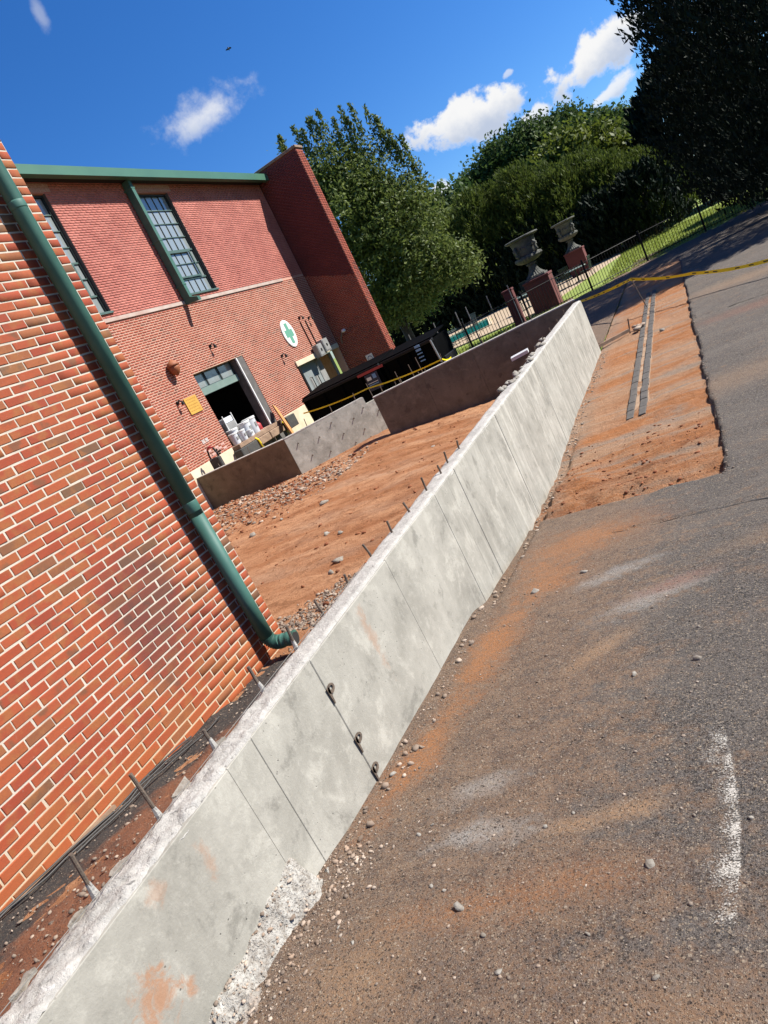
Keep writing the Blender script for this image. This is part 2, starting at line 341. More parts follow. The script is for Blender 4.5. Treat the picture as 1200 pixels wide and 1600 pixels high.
def asphalt_mat():
    m, t, b = mat('asphalt'); p = t.pos(); xyz = t.sep(p)
    agg = t.noise(p, 190, 4, .78); mid = t.noise(p, 38, 6, .72)
    q = t.node('ShaderNodeCombineXYZ'); t.put(q.inputs[0], t.math('MULTIPLY', xyz[0], .60)); t.put(q.inputs[1], t.math('MULTIPLY', xyz[1], 1.05)); t.put(q.inputs[2], 0.0)
    q = q.outputs[0]
    big = t.noise(q, 1.3, 7, .66, .6)
    crm = t.noise(p, 70, 5, .74); clot = t.noise(t.vmath('ADD', p, (7, 1, 3)), 11, 7, .74, .4)
    col = t.mix(t.step(t.math('MULTIPLY_ADD', agg, .5, t.math('MULTIPLY', crm, .5)), .40, .60), (.014, .0125, .012), (.185, .163, .145))
    col = t.mix(t.math('MULTIPLY', t.step(big, .42, .64), .50), col, (.165, .142, .122))
    # clay tracked across the drive: heavy beside the wall and at its near end, thinning to the right
    cn = t.noise(t.vmath('ADD', q, (2.2, 1.4, 0)), 1.9, 8, .68, .8); cn2 = t.noise(t.vmath('ADD', q, (5, 3, 1)), 6.5, 7, .70, .5)
    wob = t.math('ADD', t.math('MULTIPLY', t.math('SUBTRACT', cn2, .5), 2.2), t.math('ADD', t.math('MULTIPLY', t.math('SUBTRACT', cn, .5), 1.8), t.math('MULTIPLY', t.math('SUBTRACT', mid, .5), 1.1)))
    side = t.step(xyz[0], -.15, -1.75)
    k = t.math('ADD', t.math('MULTIPLY', side, .95), t.math('MULTIPLY', wob, .75))
    k = t.math('ADD', k, t.math('MULTIPLY', t.step(xyz[1], 2.3, 1.2), .30))
    k = t.math('ADD', k, t.math('MULTIPLY', t.math('SUBTRACT', clot, .5), 1.9))
    col = t.mix(t.math('MULTIPLY', t.math('MULTIPLY', t.step(k, .0, .75), .80), t.math('MULTIPLY_ADD', t.step(crm, .42, .60), -.45, 1.0)), col, t.mix(t.step(clot, .35, .65), (.155, .092, .058), (.285, .172, .100)))
    thick = None
    # separate smears of clay, tan sand and cement dust: centre x, y, half sizes, turn, colour, strength
    OR, TN, DU, RD = (.37, .160, .062), (.37, .225, .125), (.36, .335, .30), (.24, .105, .068)
    for cx, cy, rx, ry, an, c_, st in ((-1.85, 3.75, .17, .62, -.10, OR, .85), (-1.98, 2.75, .13, .50, -.15, OR, .75), (-1.62, 4.70, .30, .34, -.3, OR, .75), (-1.45, 5.45, .55, .42, 0, OR, .70), (-1.70, 1.35, .22, .20, .2, TN, .55),
                                       (-.80, 2.13, .13, .055, .15, TN, .75), (-1.04, 2.06, .14, .05, .1, TN, .6), (-1.10, 3.43, .07, .26, -.75, TN, .6), (-.80, 4.02, .32, .12, .45, DU, .7), (-1.42, 2.06, .22, .09, .15, DU, .75), (-1.1, 4.5, .3, .08, .4, DU, .6),
                                       (-1.55, 2.35, .2, .08, .3, DU, .6), (-.70, 4.12, .30, .08, .35, RD, .6), (-1.0, 1.75, .35, .12, .2, OR, .38), (-.55, 1.25, .3, .14, 0, TN, .4), (-1.35, 1.65, .3, .10, .3, OR, .40), (.1, 4.6, .5, .12, .3, TN, .35), (-.2, 9.5, 1.6, .5, .1, TN, .35), (.8, 13.8, 1.2, .35, -.4, RD, .5), (.9, 17.5, 1.8, .6, -.4, TN, .4)):
        dx = t.math('SUBTRACT', xyz[0], cx); dy = t.math('SUBTRACT', xyz[1], cy); ca, sa = math.cos(an), math.sin(an)
        a_ = t.math('DIVIDE', t.math('ADD', t.math('MULTIPLY', dx, ca), t.math('MULTIPLY', dy, sa)), rx); b_ = t.math('DIVIDE', t.math('SUBTRACT', t.math('MULTIPLY', dy, ca), t.math('MULTIPLY', dx, sa)), ry)
        d_ = t.math('ADD', t.math('SQRT', t.math('ADD', t.math('MULTIPLY', a_, a_), t.math('MULTIPLY', b_, b_))), t.math('ADD', t.math('MULTIPLY', wob, .95), t.math('MULTIPLY', t.math('SUBTRACT', clot, .5), 2.4)))
        f_ = t.math('MULTIPLY', t.math('MULTIPLY', t.step(d_, 1.55, .05), min(1.0, st * 1.2)), t.math('MULTIPLY_ADD', t.step(crm, .40, .62), -.62, 1.10), clamp=True); col = t.mix(f_, col, c_)
        if c_ is OR: thick = f_ if thick is None else t.math('MAXIMUM', thick, f_)
    col, h = grains(t, p, col, t.math('MULTIPLY_ADD', thick, -.75, 1.0))
    t.put(b.inputs['Base Color'], col); b.inputs['Roughness'].default_value = .92; b.inputs['Specular IOR Level'].default_value = .25
    h = t.math('ADD', t.math('MULTIPLY', agg, .6), t.math('ADD', t.math('MULTIPLY', crm, 1.1), t.math('ADD', t.math('MULTIPLY', clot, .9), t.math('MULTIPLY', h, .18))))
    t.put(b.inputs['Normal'], t.bump(h, .9, .010)); return m
def patch_mat():
    m, t, b = mat('orange_clay'); p = t.pos(); xyz = t.sep(p); q = t.vmath('MULTIPLY', p, (.42, 1.5, 1.0))
    n0 = t.noise(q, .55, 7, .62, .7); n1 = t.noise(t.vmath('ADD', q, (4, 2, 0)), 1.4, 8, .68, .8); n2 = t.noise(q, 6, 7, .68, .5); n3 = t.noise(p, 60, 5, .7)
    col = t.mix(t.step(n0, .38, .62), (.42, .165, .058), (.45, .265, .155))
    col = t.mix(t.math('MULTIPLY', t.step(n1, .50, .66), .80), col, (.30, .245, .190))
    near = t.step(xyz[1], 9.2, 7.4)
    col = t.mix(t.math('MULTIPLY', t.step(n1, .52, .36), t.math('MULTIPLY_ADD', near, .60, .30)), col, (.24, .085, .030))
    col = t.mix(t.math('MULTIPLY', t.step(n2, .50, .70), .55), col, (.48, .29, .165))
    col = t.mix(t.math('MULTIPLY', t.math('MULTIPLY', t.step(n2, .46, .30), near), .7), col, (.16, .065, .03))
    col = t.mix(t.math('MULTIPLY', t.step(n3, .58, .74), .5), col, (.20, .085, .035))
    edge = t.step(xyz[0], -1.75, -2.1); col = t.mix(t.math('MULTIPLY', edge, t.math('MULTIPLY', t.step(n2, .35, .6), .7)), col, (.30, .235, .180))
    col, h = grains(t, p, col, t.math('MULTIPLY_ADD', near, .35, .15), 60, 34)
    t.put(b.inputs['Base Color'], col); b.inputs['Roughness'].default_value = .95; b.inputs['Specular IOR Level'].default_value = .2
    iso = t.noise(p, 10, 8, .74, .3)
    t.put(b.inputs['Normal'], t.bump(t.math('ADD', t.math('MULTIPLY', iso, 1.9), n3), .9, .035)); return m
def soil_mat():
    m, t, b = mat('damp_soil'); p = t.pos(); xyz = t.sep(p); n1 = t.noise(p, 4, 7, .66, .5); n2 = t.noise(p, 34, 6, .7)
    k = t.math('ADD', t.math('SUBTRACT', xyz[0], t.math('MULTIPLY', t.step(xyz[1], 2.6, 3.6), .6)), t.math('MULTIPLY', t.math('SUBTRACT', n1, .5), .95))
    col = t.mix(t.step(k, -3.72, -3.42), (.030, .026, .023), (.20, .070, .026)); col = t.mix(t.math('MULTIPLY', t.step(n2, .50, .68), .5), col, (.12, .072, .046))
    col = t.mix(t.math('MULTIPLY', t.step(n2, .45, .3), .6), col, (.018, .013, .011)); col, h = grains(t, p, col, .35, 80, 45)
    t.put(b.inputs['Base Color'], col); b.inputs['Roughness'].default_value = .93
    t.put(b.inputs['Normal'], t.bump(t.math('ADD', n2, t.math('MULTIPLY', h, .2)), .8, .02)); return m
def spill_mat():
    m, t, b = mat('crumbled_concrete'); p = t.pos(); xyz = t.sep(p); n1 = t.noise(p, 22, 7, .72, .6); n2 = t.noise(p, 7, 6, .65)
    k = t.math('ADD', xyz[0], t.math('MULTIPLY', t.math('SUBTRACT', t.math('ADD', n2, t.math('MULTIPLY', n1, .6)), .8), .28))
    col = t.mix(t.step(n1, .30, .62), (.22, .185, .15), (.50, .475, .42))
    col = t.mix(t.step(k, -2.13, -2.01), col, t.mix(t.step(n1, .35, .65), (.13, .088, .062), (.29, .215, .16)))
    col, h = grains(t, p, col, .25, 70, 40)
    t.put(b.inputs['Base Color'], col); b.inputs['Roughness'].default_value = .95
    t.put(b.inputs['Normal'], t.bump(t.math('ADD', n1, t.math('MULTIPLY', h, .2)), .9, .02)); return m
def top_mat():
    m, t, b = mat('rough_concrete'); p = t.pos(); y = t.sep(p)[1]; n1 = t.noise(p, 30, 7, .72, .7); n2 = t.noise(p, 9, 5, .65, .4); n3 = t.noise(p, 110, 4, .7)
    near = t.step(y, 2.6, 1.6)
    col = t.mix(t.step(n2, .35, .68), (.54, .51, .46), (.41, .39, .35))
    cr = t.math('MULTIPLY', t.step(n1, .44, .33), t.math('MULTIPLY_ADD', near, .45, .35)); col = t.mix(cr, col, (.13, .12, .11))
    col = t.mix(t.math('MULTIPLY', t.step(n3, .56, .70), .55), col, (.27, .255, .235))
    col = t.mix(t.math('MULTIPLY', t.step(n1, .56, .70), .7), col, (.64, .625, .59))
    t.put(b.inputs['Base Color'], col); b.inputs['Roughness'].default_value = .95
    t.put(b.inputs['Normal'], t.bump(t.math('ADD', n1, t.math('MULTIPLY', n3, .4)), .9, .018)); return m
def dirt_mat(name, c1, c2, c3, sx=1.0, sy=1.0, grey=0.0, s0=1.0, bdist=.03):
    m, t, b = mat(name); p = t.pos(); q = t.vmath('MULTIPLY', p, (sx, sy, 1.0))
    n1 = t.noise(q, 1.0 * s0, 7, .62, .5); n2 = t.noise(q, 7.0 * s0, 6, .65, .4); n3 = t.noise(p, 55, 5, .7)
    col = t.mix(t.step(n1, .34, .64), c1, c2)
    col = t.mix(t.math('MULTIPLY', t.step(n2, .50, .72), .7), col, c3)
    if grey: col = t.mix(t.math('MULTIPLY', t.step(t.noise(t.vmath('ADD', q, (3, 8, 0)), .8 * s0, 7, .65, .6), .50, .66), grey), col, (.30, .255, .20))
    iso0 = t.noise(t.vmath('ADD', p, (2, 5, 1)), 4.0, 8, .74, .4); col = t.mix(t.math('MULTIPLY', t.step(iso0, .50, .36), .6), col, tuple(a * .62 for a in c1)); col = t.mix(t.math('MULTIPLY', t.step(n3, .56, .72), .55), col, tuple(a * .42 for a in c1))
    t.put(b.inputs['Base Color'], col); b.inputs['Roughness'].default_value = .95; b.inputs['Specular IOR Level'].default_value = .2
    iso = t.noise(p, 9, 8, .72, .3)
    t.put(b.inputs['Normal'], t.bump(t.math('ADD', t.math('MULTIPLY', iso, 1.8), n3), .9, bdist)); return m
def leaf_mat(name, c1, c2, rough=.45, spec=.5, scale=.25, trans=.25):
    m, t, b = mat(name); p = t.pos(); r = t.node('ShaderNodeNewGeometry').outputs['Random Per Island']
    col = t.mix(t.math('MULTIPLY_ADD', r, .6, t.math('MULTIPLY', t.noise(p, scale, 4), .5)), c1, c2)
    t.put(b.inputs['Base Color'], col); b.inputs['Roughness'].default_value = rough; b.inputs['Specular IOR Level'].default_value = spec
    tr = t.node('ShaderNodeBsdfTranslucent'); t.put(tr.inputs[0], col)
    mx = t.node('ShaderNodeMixShader'); mx.inputs[0].default_value = trans; t.put(mx.inputs[1], b.outputs[0]); t.put(mx.inputs[2], tr.outputs[0])
    t.put(t.n['Material Output'].inputs[0], mx.outputs[0]); return m
def glass_mat(name, c, rough=.04):
    m, t, b = mat(name); p = t.pos(); b.inputs['Base Color'].default_value = (*c, 1); b.inputs['Roughness'].default_value = rough
    b.inputs['Specular IOR Level'].default_value = 1.0; b.inputs['Coat Weight'].default_value = .6; b.inputs['Coat Roughness'].default_value = .03
    t.put(b.inputs['Normal'], t.bump(t.noise(p, 1.6, 3), .12, .05)); return m

MT = {}
MT['mortar'] = mortar_mat()
MT['brick_obj'] = brick_mat('near_brick', False, True); MT['brick_stuff'] = brick_mat('near_brick_field', True, True)
MT['far_brick'] = brick_mat('far_brick', True, False)
MT['far_mortar'] = plain('far_mortar', (.62, .40, .295), (.52, .31, .22), 1.5, .95)
MT['paint_brick'] = plain('painted_brick', (.48, .155, .115), (.38, .108, .080), 1.2, .8, .3, 60, rnd=.08)
MT['paint_mortar'] = plain('painted_mortar', (.58, .31, .24), (.46, .185, .14), .8, .9)
MT['wall_conc'] = concrete_mat('wall_concrete', (.405, .385, .330), (.285, .270, .228), rust=True)
MT['rough_conc'] = top_mat()
MT['spill'] = spill_mat()
MT['shade_conc'] = concrete_mat('shade_brown_concrete', (.205, .172, .118), (.138, .116, .080), streak=False)  # concrete in shade: darkness and warm clay bounce are put into the colour
MT['grey_conc'] = concrete_mat('fresh_grey_concrete', (.50, .48, .41), (.33, .315, .265), streak=False)
MT['asphalt'] = asphalt_mat()
MT['dirt'] = dirt_mat('red_clay', (.34, .140, .058), (.50, .260, .135), (.24, .088, .034), .55, 1.3, .22)
MT['patch'] = patch_mat()
MT['strip_soil'] = soil_mat()
MT['rock'] = plain('pale_rubble', (.40, .32, .25), (.26, .18, .125), 5, .95, .4, 40, rnd=.45)
MT['grit'] = plain('grit', (.20, .145, .105), (.30, .25, .20), 6, .95, rnd=.55)
MT['dark_grit'] = plain('dark_gravel', (.18, .13, .095), (.30, .24, .185), 6, .95, rnd=.5)
MT['clay_clod'] = plain('clay_clod', (.28, .098, .036), (.20, .065, .026), 5, .95, .4, 40, rnd=.3)
MT['chunk'] = plain('concrete_chunk', (.34, .315, .27), (.20, .17, .135), 30, .95, .6, 90)
MT['green_metal'] = plain('green_painted_metal', (.040, .122, .094), (.055, .150, .118), 5, .58, .12, 14, spec=.35)
MT['green_gutter'] = plain('green_gutter_metal', (.060, .165, .105), (.050, .145, .095), 1.0, .45)
MT['steel'] = plain('rusty_steel', (.12, .095, .075), (.20, .15, .11), 30, .7, .4, 160, metal=.4)
MT['black_iron'] = plain('black_iron', (.008, .008, .009), None, rough=.55, spec=.2)
MT['grey_iron'] = plain('galvanised_post', (.30, .31, .31), (.22, .22, .22), 6, .5, metal=.4)
MT['black_tub'] = plain('black_dumpster_paint', (.0015, .0016, .0018), (.003, .0031, .0034), 2, .7, .1, 20, spec=.03)
MT['dark_green'] = plain('dark_green_plastic', (.015, .035, .03), (.02, .045, .04), 2, .5)
MT['tape'] = plain('yellow_tape', (1.0, .82, .018), (.92, .74, .014), 3, .4)
MT['tape_print'] = plain('black_tape_print', (.02, .02, .02), None, rough=.5)
MT['wood'] = plain('orange_timber', (.52, .20, .055), (.62, .29, .10), 6, .75, .3, 30)
MT['old_wood'] = plain('weathered_timber', (.33, .22, .14), (.22, .14, .09), 5, .85, .4, 30)
MT['rubber'] = plain('black_rubber', (.03, .03, .028), (.05, .048, .042), 8, .8, .3, 40)
MT['cream'] = plain('cream_painted_concrete', (.70, .60, .43), (.60, .50, .35), 2.5, .85, .2, 40)
MT['white'] = plain('white_paint', (.80, .80, .78), (.70, .70, .68), 3, .5)
MT['bucket'] = plain('white_plastic', (.72, .75, .78), (.60, .63, .67), 5, .4)
MT['grey_door'] = plain('grey_door_paint', (.26, .285, .285), (.21, .235, .235), 3, .55, .1, 20)
MT['grey_box'] = plain('grey_steel_box', (.30, .30, .29), (.23, .23, .22), 4, .5)
MT['dark'] = plain('dark_interior', (.012, .012, .012), None, rough=.95)
MT['jamb'] = plain('grey_jamb_concrete', (.14, .13, .12), (.09, .085, .08), 4, .9, .3, 40)
MT['teal_panel'] = plain('blue_grey_panel', (.075, .115, .12), (.10, .145, .15), 2, .4)
MT['window_frame'] = plain('dark_window_frame', (.015, .022, .02), None, rough=.5)
MT['muntin'] = plain('green_grey_muntin', (.055, .11, .095), (.075, .13, .115), 3, .5)
MT['pane'] = glass_mat('window_glass', (.20, .225, .22), .14)
MT['yellow'] = plain('yellow_sign_paint', (.62, .36, .06), (.52, .29, .05), 5, .6)
MT['sign_line'] = plain('sign_lettering_brown', (.42, .22, .03), None, rough=.6)
MT['sign_green'] = plain('sign_green', (.12, .34, .24), None, rough=.6)
MT['sign_white'] = plain('sign_white', (.84, .83, .78), None, rough=.6)
MT['sign_blue'] = plain('sign_blue', (.025, .07, .22), None, rough=.6)
MT['banner_blue'] = plain('banner_blue', (.012, .025, .06), None, rough=.5)
MT['letter_blue'] = plain('letter_pale_blue', (.20, .36, .60), None, rough=.6)
MT['red'] = plain('red_paint', (.40, .035, .04), (.32, .03, .035), 4, .5)
MT['acorn'] = plain('terracotta', (.34, .115, .04), (.26, .08, .03), 8, .7)
MT['pier_red'] = plain('dark_red_stucco', (.135, .032, .030), (.11, .026, .025), 2.5, .85, .3, 50)
MT['urn'] = plain('weathered_cast_stone', (.135, .135, .115), (.075, .078, .068), 6, .85, .5, 50)
MT['lawn'] = plain('lawn', (.27, .33, .05), (.19, .26, .04), 1.4, .9, .5, 40, bdist=.03)
MT['grass'] = leaf_mat('grass_blades', (.17, .22, .03), (.28, .31, .05), .6, .3, .4, .3)
MT['deck'] = plain('tan_pool_deck', (.50, .38, .255), (.45, .34, .225), .8, .85, .1, 20)
MT['pool'] = plain('teal_pool_water', (.02, .26, .24), (.03, .33, .30), .6, .06, .15, 3)
MT['chair'] = plain('dark_green_chair_mesh', (.014, .03, .028), (.02, .04, .035), 5, .5)
MT['table_top'] = plain('pale_green_glass_top', (.36, .47, .43), (.30, .40, .37), 3, .15)
MT['bark'] = plain('bark', (.075, .055, .042), (.045, .034, .027), 6, .9, .6, 18)
MT['leaf_broad'] = leaf_mat('glossy_broad_leaf', (.028, .060, .014), (.175, .210, .050), .55, .25, .6, .38)
MT['leaf_oak'] = leaf_mat('oak_leaf', (.026, .056, .015), (.080, .120, .030), .6, .2, .3, .35)
MT['leaf_lime'] = leaf_mat('yellow_green_leaf', (.060, .095, .014), (.140, .165, .024), .55, .3, .3, .4)
MT['leaf_cyp'] = leaf_mat('cypress_leaf', (.022, .046, .010), (.105, .132, .022), .65, .2, .5, .45)
MT['leaf_shade'] = leaf_mat('dark_cypress_shade_leaf', (.004, .010, .005), (.008, .019, .009), .7, .15, .4, .05)  # near black: the shade of the backlit trees is painted into the leaves
MT['paver'] = plain('dark_paver', (.075, .066, .058), (.11, .095, .08), 9, .9, .4, 60)
MT['paver_bed'] = plain('sandy_joint', (.40, .27, .17), (.32, .20, .12), 8, .95)
MT['cable'] = plain('black_cable', (.02, .018, .016), None, rough=.6)
MT['line_paint'] = None
MT['bird'] = plain('black_feather', (.012, .012, .014), None, rough=.7)
MT['string'] = plain('grey_string', (.20, .19, .17), None, rough=.9)
MT['pink_paint'] = plain('pale_pink_paint', (.62, .40, .36), (.50, .27, .22), 6, .9)
def line_mat():
    m, t, b = mat('worn_white_line'); p = t.pos(); xyz = t.sep(p)
    t.put(b.inputs['Base Color'], t.mix(t.noise(p, 60, 4), (.60, .565, .50), (.42, .39, .335))); b.inputs['Roughness'].default_value = .8
    tr = t.node('ShaderNodeBsdfTransparent'); n = t.math('ADD', t.math('MULTIPLY', t.noise(p, 150, 5, .75), .75), t.math('MULTIPLY', t.noise(p, 9, 5, .65), .5))
    lx = t.math('ADD', xyz[0], t.math('MULTIPLY', t.math('POWER', t.math('ABSOLUTE', t.math('SUBTRACT', xyz[1], 2.05)), 2.0), .12))
    ed = t.math('MULTIPLY', t.step(lx, -.60, -.43), t.math('MULTIPLY', t.step(lx, -.405, -.425), t.math('MULTIPLY', t.step(xyz[1], 1.45, 1.62), t.step(xyz[1], 3.0, 2.5))))
    mx = t.node('ShaderNodeMixShader'); t.put(mx.inputs[0], t.step(t.math('MULTIPLY_ADD', ed, .215, n), .79, .93)); t.put(mx.inputs[1], tr.outputs[0]); t.put(mx.inputs[2], b.outputs[0])
    t.put(t.n['Material Output'].inputs[0], mx.outputs[0]); return m
MT['line_paint'] = line_mat()

# ------------------------------------------------------------------ ground
WX = -2.19            # front face of the long wall
WXL = -2.37           # its back face
TOP = -1.27           # top of the new concrete walls
_py = np.array([-30, -8, 0, 1.12, 2.17, 3.6, 4.8, 6.3, 8.6, 16, 30, 45, 90]); _pz = np.array([-1.6, -1.62, -1.74, -1.88, -2.03, -2.14, -2.22, -2.38, -2.44, -2.44, -2.40, -2.36, -2.3])
def zdrive(x, y): return np.interp(y, _py, _pz) + 0.015 * fbm(x, y, .7, 3)
def patch_in(x, y):
    e = -0.28 + 0.05 * fbm(np.zeros_like(np.asarray(x, float)), y, 2.2, 4); n = 6.25 + 0.12 * fbm(x, np.zeros_like(np.asarray(x, float)), 2.0, 4) - .15 * (np.asarray(x) + .3)
    return sstep(-np.asarray(x), -e - .02, -e + .02) * sstep(y, n - .05, n + .22) * sstep(-np.asarray(y, float), -29.6, -29.3)
def gap(x, y): return .07 * sstep(-np.asarray(x, float), 2.02 + .03 * fbm(np.asarray(x, float) * 0, y, 2.5, 3), 2.05 + .03 * fbm(np.asarray(x, float) * 0, y, 2.5, 3)) * sstep(y, 4.4, 4.8) * sstep(-np.asarray(y, float), -10.5, -8.0)
def z_asphalt(x, y):
    ck = 0
    for (x0, y0, x1, y1) in ((-1.25, 5.46, 3.0, 4.95), (-.3, 15.1, 6.0, 12.2)):
        t_ = np.clip((x - x0) / (x1 - x0), 0, 1); yy = y0 + (y1 - y0) * t_ + .10 * fbm(x, x * 0 + y0, 1.6, 4)
        ck = ck + .03 * np.exp(-((y - yy) / .022) ** 2) * (x > x0) * (x < x1)
    return zdrive(x, y) + .006 * fbm(x, y, 6, 3) - .13 * patch_in(x, y) - ck - gap(x, y)
ys = np.concatenate([np.arange(-8, .6, .2), np.arange(.6, 3.4, .035), np.arange(3.4, 8, .045), np.arange(8, 18, .09), np.arange(18, 37.2, .2)])
xs = np.concatenate([np.arange(-2.2, .2, .035), np.arange(.2, 3.2, .09), np.arange(3.2, 30, .8)])
v, f = grid(xs, ys, z_asphalt)
tag(link('driveway', fast_mesh('driveway', v, f), MT['asphalt'], smooth=True), kind='structure')
v, f = grid(np.linspace(-5.4, -2.19, 14), np.arange(16.9, 33.8, .3), lambda x, y: zdrive(x, y) - .012)
tag(link('driveway_apron', fast_mesh('driveway_apron', v, f), MT['asphalt'], smooth=True), kind='structure')
def z_patch(x, y): return zdrive(x, y) - .055 + .045 * fbm(x * 1.0, y * .9, 1.6, 5) * (0.4 + .6 * sstep(-y, -11, -7.5)) + .018 * fbm(x, y, 7, 3) + .07 * np.clip(fbm(x * .7, y * 1.2, 3.2, 4), -.25, 1) * sstep(-np.asarray(y), -8.6, -7.2) - gap(x, y)
v, f = grid(np.arange(-2.2, -.20, .035), np.concatenate([np.arange(6.0, 10, .035), np.arange(10, 16, .07), np.arange(16, 29.7, .2)]), z_patch)
tag(link('clay_patch', fast_mesh('clay_patch', v, f), MT['patch'], smooth=True), kind='structure')
def z_dirt(x, y):
    base = np.interp(y, [-6, 1.5, 4.1, 8, 14.8, 18], [-1.5, -1.78, -2.03, -2.2, -2.28, -2.35])
    r = base - .26 * sstep(x, -7.5, -4.2) * sstep(y, 8, 14.5)
    near = sstep(-np.asarray(y), -4.6, -3.8)
    r = r + near * .22 * sstep(x, -3.85, -2.6)
    r = r + .035 * fbm(x, y, .6, 4) + .022 * fbm(x, y, 3.1, 4) + .022 * np.abs(fbm(x, y, 5.5, 4)) + .012 * fbm(x, y, 11, 3)
    r = r + .06 * np.abs(fbm(x, y, 2.6, 4)) * np.exp(-(((y - 12.6) / 1.3) ** 2)) * sstep(-np.asarray(x), 7.0, 9.5)
    for yc, wd, dp in ((12.2, .05, .035), (12.75, .04, .03), (11.2, .06, .02), (14.0, .05, .03), (14.35, .05, .03)):
        yy = yc + .12 * (np.asarray(x) + 7) + .15 * fbm(x, x * 0 + yc, .35, 2)
        r = r - dp * np.exp(-((y - yy) / wd) ** 2) + dp * .7 * np.exp(-((y - yy - wd * 2) / wd) ** 2)
    r = r + .16 * np.exp(-(((y - 13.4) / .9) ** 2)) * sstep(-np.asarray(x), 9.0, 11.5)
    r = r + .14 * np.exp(-((np.hypot(np.asarray(x) + 7.9, y - 15.2) / .55) ** 2))
    return r
v, f = grid(np.arange(-13.2, -2.3, .07), np.concatenate([np.arange(-6, 1, .3), np.arange(1, 18, .06)]), z_dirt)
v0 = v.copy()
tag(link('excavated_ground', fast_mesh('excavated_ground', v, f), MT['dirt'], smooth=True), kind='structure')
v, f = grid(np.arange(-3.97, -2.34, .03), np.arange(-3, 4.42, .035), lambda x, y: z_dirt(x, y) + .006 + .02 * fbm(x, y, 3, 4) - .02 * sstep(y, 4.0, 4.4))
tag(link('damp_soil_strip', fast_mesh('damp_soil_strip', v, f), MT['strip_soil'], smooth=True), kind='structure')
# wide ground out to the horizon, lawn, pool deck and water
v, f = grid(np.array([-900., -300, -120, -60, -30, 0, 30, 60, 120, 300, 900]), np.array([-600., -200, -60, 0, 30, 60, 120, 300, 1200]), lambda x, y: -2.75 + 0 * x)
tag(link('ground', fast_mesh('ground', v, f), MT['lawn']), kind='structure')
def z_lawn(x, y): return -2.41 + .05 * fbm(x, y, .25, 3) + .04 * sstep(y, 30, 40)
v, f = grid(np.arange(-26, 22, .5), np.arange(17.4, 70, .5), lambda x, y: z_lawn(x, y) - .4 * ((x > -5.1) & (y < np.interp(x, [-5.1, -3.8, 1, 6, 30], [30.6, 31.6, 34.6, 36.8, 40]))) - .1 * (y < 20))
tag(link('lawn', fast_mesh('lawn', v, f), MT['lawn'], smooth=True), kind='structure')
mb = MB(); mb.prism([(-24, 37.2, -2.40), (-11.0, 34.8, -2.40), (-6.4, 33.4, -2.40), (-3.4, 47.8, -2.40), (-4.0, 54, -2.40), (-26, 54, -2.40)], (0, 0, .06))
tag(mb.build('pool_deck', MT['deck']), kind='structure')
mb = MB(); mb.prism([(-15.9, 45.6, -2.338), (-13.6, 39.0, -2.338), (-10.4, 39.2, -2.338), (-12.6, 47.6, -2.338)], (0, 0, .006))
tag(mb.build('pool_water', MT['pool']), kind='structure')
mb = MB()
cop = [(-15.9, 45.6), (-13.6, 39.0), (-10.4, 39.2), (-12.6, 47.6)]
for i in range(4):
    a, b = np.array(cop[i]), np.array(cop[(i + 1) % 4]); d = _n(b - a); n_ = np.array([d[1], -d[0]]) * .16
    mb.prism([(*(a - d * .1), -2.339), (*(b + d * .1), -2.339), (*(b + d * .1 + n_), -2.339), (*(a - d * .1 + n_), -2.339)], (0, 0, .06))
tag(mb.build('pool_coping', MT['cream']), kind='structure')
# worn white line on the drive
v, f = grid(np.arange(-.80, -.36, .02), np.arange(1.3, 3.1, .03), lambda x, y: z_asphalt(x, y) + .004)
tag(link('painted_line', fast_mesh('painted_line', v, f), MT['line_paint'], smooth=True), kind='structure')
for nm, x0, y0, x1, y1, w_ in (('crack_seam', -1.2, 5.47, .9, 5.02, .011), ('crack_seam', -.30, 15.1, 6.0, 12.0, .016)):
    vs = []; fs = []; n_ = 70
    for k in range(n_):
        t_ = k / (n_ - 1); x_ = x0 + (x1 - x0) * t_; y_ = y0 + (y1 - y0) * t_ + .07 * float(fbm(np.array(x_ * 1.0), np.array(y0), 1.6, 4)); hw = w_ * (.35 + 1.3 * abs(float(fbm(np.array(x_), np.array(3.3), 5, 3)))) * min(1, 8 * t_ + .15)
        for sgn in (-1, 1): vs.append((x_, y_ + sgn * hw, float(z_asphalt(np.array(x_), np.array(y_ + sgn * hw))) + .005))
        if k: fs.append((2 * k - 2, 2 * k, 2 * k + 1, 2 * k - 1))
    tag(MB().add(vs, fs).build(nm, MT['cable']), kind='structure')
# drainage strip of dark pavers let into the clay
zt_ = lambda y: float(zdrive(np.array(-1.2), np.array(y)))
pv = MB(); Ly = np.arange(9.5, 22.8, .4)
strip = thing('paver_strip', (-1.2, 16, -2.5), 'narrow double row of dark pavers running down the orange clay patch', 'paver strip')
for i in range(len(Ly) - 1): pv.box(-1.345, -1.055, Ly[i], Ly[i] + .4, zt_(Ly[i]) - .12, zt_(Ly[i]) - .052)
pv.build('sand_bed', MT['paver_bed'], strip)
pm = MB().bbox(-.048, .048, -.192, .192, -.04, .012, .005).mesh('paver')
for y in Ly[:-1]:
    for x in (-1.285, -1.115):
        o = link('paver', pm, MT['paver'], strip); o.matrix_parent_inverse = Matrix.Identity(4)
        o.location = Vector((x + random.uniform(-.006, .006), y + .2, zt_(y) - .036 + random.uniform(-.004, .004))) - strip.location
        o.rotation_euler = (0, 0, random.uniform(-.02, .02))

